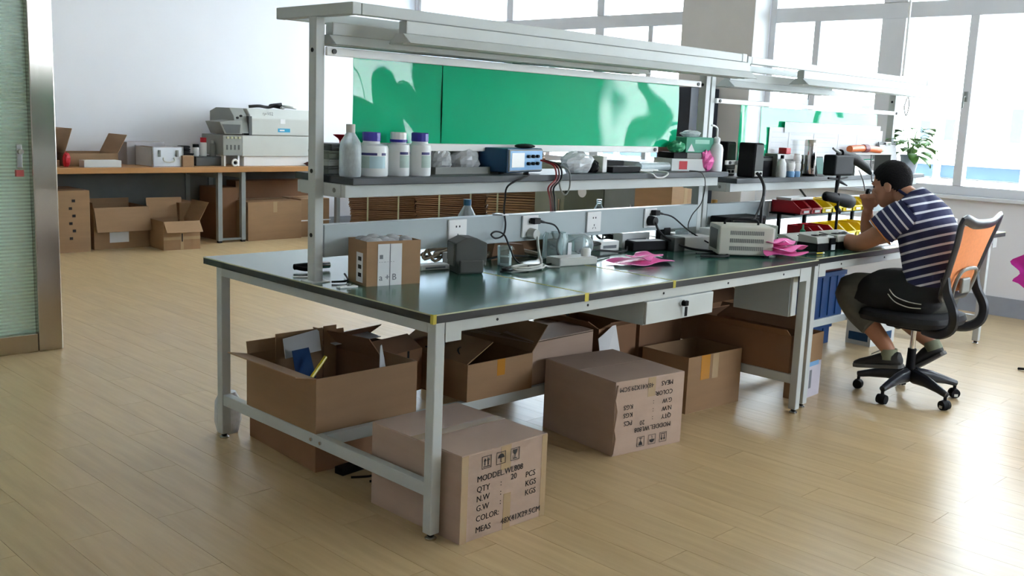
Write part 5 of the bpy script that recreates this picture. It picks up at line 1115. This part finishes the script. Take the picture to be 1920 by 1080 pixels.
# cropped trousers, jacket over the hips, socks, shoes
OL = mat('olive_grey_trousers',(92,92,86),.85,var=.08,scale=30)
tr = MB(); tr.sph(W(0,-.265,.56),.175,.13,.10,20,12)
def seg(pts, rr): tr.tube(cr(pts,4),[rr[int(i/4)]+(rr[min(int(i/4)+1,len(rr)-1)]-rr[int(i/4)])*((i%4)/4) for i in range((len(pts)-1)*4+1)],16)
seg([W(-.10,-.27,.555),W(-.125,-.05,.568),W(-.14,.12,.562),W(-.136,.07,.46),W(-.125,-.02,.385)],[.10,.095,.080,.078,.075])
seg([W(.10,-.27,.555),W(.13,-.05,.568),W(.15,.105,.558),W(.146,.02,.46),W(.135,-.09,.39)],[.10,.095,.080,.078,.075])
part(evalmesh(tr,'trousers',.008,4),'trousers',OL)
jk = MB(); jk.tube(cr([W(-.19,-.02,.50),W(-.2,-.05,.60),W(-.10,-.10,.665),W(.05,-.12,.66)],4),[(.10,.03)]*13,12,side=(0,1,0)); jk.sph(W(-.12,-.20,.555),.105,.17,.095,18,12); jk.sph(W(-.04,-.25,.60),.16,.14,.06,18,12)
part(evalmesh(jk,'jacket',.009,4),'jacket',SEATF)
for dz in (0,.028): MB().tube(cr([W(-.222+dz*.3,-.12,.585+dz),W(-.232,-.17,.545+dz),W(-.226,-.24,.525+dz),W(-.205,-.30,.525+dz*.8)]),.003,6).build('piping', GREYP, man, smooth=True)
SOCK = mat('grey_green_sock',(136,140,116),.9); SHOE = mat('grey_black_shoe',(52,52,52),.75,var=.1,scale=30); SOLE = mat('grey_sole',(96,94,92),.7)
def shoe(M, nm):
    q = MB(); n = 16
    rings = []
    for (y,w,h0,h1) in ((-.125,.020,.018,.060),(-.115,.032,.012,.085),(-.08,.038,.010,.092),(-.03,.040,.010,.086),(.02,.042,.010,.070),(.07,.046,.010,.055),(.11,.044,.012,.045),(.135,.030,.014,.034),(.142,.012,.018,.028)):
        rings.append([M @ Vector((w*math.cos(2*math.pi*i/n), y, (h0+h1)/2+(h1-h0)/2*math.sin(2*math.pi*i/n))) for i in range(n)])
    q.loft(rings); s_ = q.build('shoe', SHOE, man, smooth=True)
    q = MB(); rings = []
    for (y,w) in ((-.13,.018),(-.12,.034),(-.03,.041),(.05,.046),(.11,.045),(.14,.028),(.148,.010)):
        rings.append([M @ Vector((x_,y,z_)) for x_,z_ in ((-w,0),(w,0),(w,.020),(-w,.020))])
    q.loft(rings).build('sole', SOLE, s_, .004)
    MB().tube([M @ Vector(p) for p in ((-.025,.03,.074),(.02,.025,.080),(-.022,.005,.086),(.02,0,.090))],.003,6).build('laces', GREYP, s_, smooth=True)
shoe(Matrix.Translation((-.115,-.075,.155)) @ Matrix.Rotation(math.radians(-9),4,'X'),'l')
shoe(Matrix.Translation((.125,-.225,.165)) @ Matrix.Rotation(math.radians(-38),4,'X'),'r')
MB().tube([W(-.115,-.118,.265),W(-.115,-.125,.21)],[.042,.046],14).build('sock', SOCK, man, smooth=True)
MB().tube([W(.125,-.24,.30),W(.125,-.265,.255)],[.042,.046],14).build('sock', SOCK, man, smooth=True)

# magenta jacket on a low garment stand at the right edge
t = thing('garment_stand','low black garment stand at the right frame edge','stand',(4.42,-.56,0))
MB().cyl((0,0,.02),(0,0,.90),.012,n=12).build('pole', BLACKP, t, smooth=True); MB().cyl((0,-.2,.88),(0,.2,.88),.010,n=10).build('cross_bar', BLACKP, t, smooth=True)
for k in range(3): a = math.radians(200+120*k); MB().tube([(0,0,.03),(.12*math.cos(a),.12*math.sin(a),.02),(.2*math.cos(a),.2*math.sin(a),.008)],.008,6).build('foot', BLACKP, t, smooth=True)
MJ = mat('magenta_cloth',(190,40,150),.8,var=.15,scale=10)
g = MB(); n = 16
for sd_ in (0,1):
    for i in range(n+1):
        for j in range(n+1):
            u, v = i/n, j/n; y = -.28+.53*u+.045*math.sin(v*3.1+.4)*u-.10*(1-v)**2*u+.03*math.sin(v*14)*u*u
            z = .865-.36*v-(.05*math.sin(u*11)*v)-.05*u*u*(1-v); x = (.016 if sd_ else -.016)*(1+2*v)+.015*math.sin(u*14+v*3)
            g.v.append((x,y,z))
    k0 = sd_*(n+1)**2
    for i in range(n):
        for j in range(n): q = k0+i*(n+1)+j; g.f.append((q,q+n+1,q+n+2,q+1))
o = g.build('magenta_jacket', MJ, smooth=True, loc=(4.42,-.56,0)); tag(o,'magenta jacket hanging on the garment stand at the right frame edge','jacket')
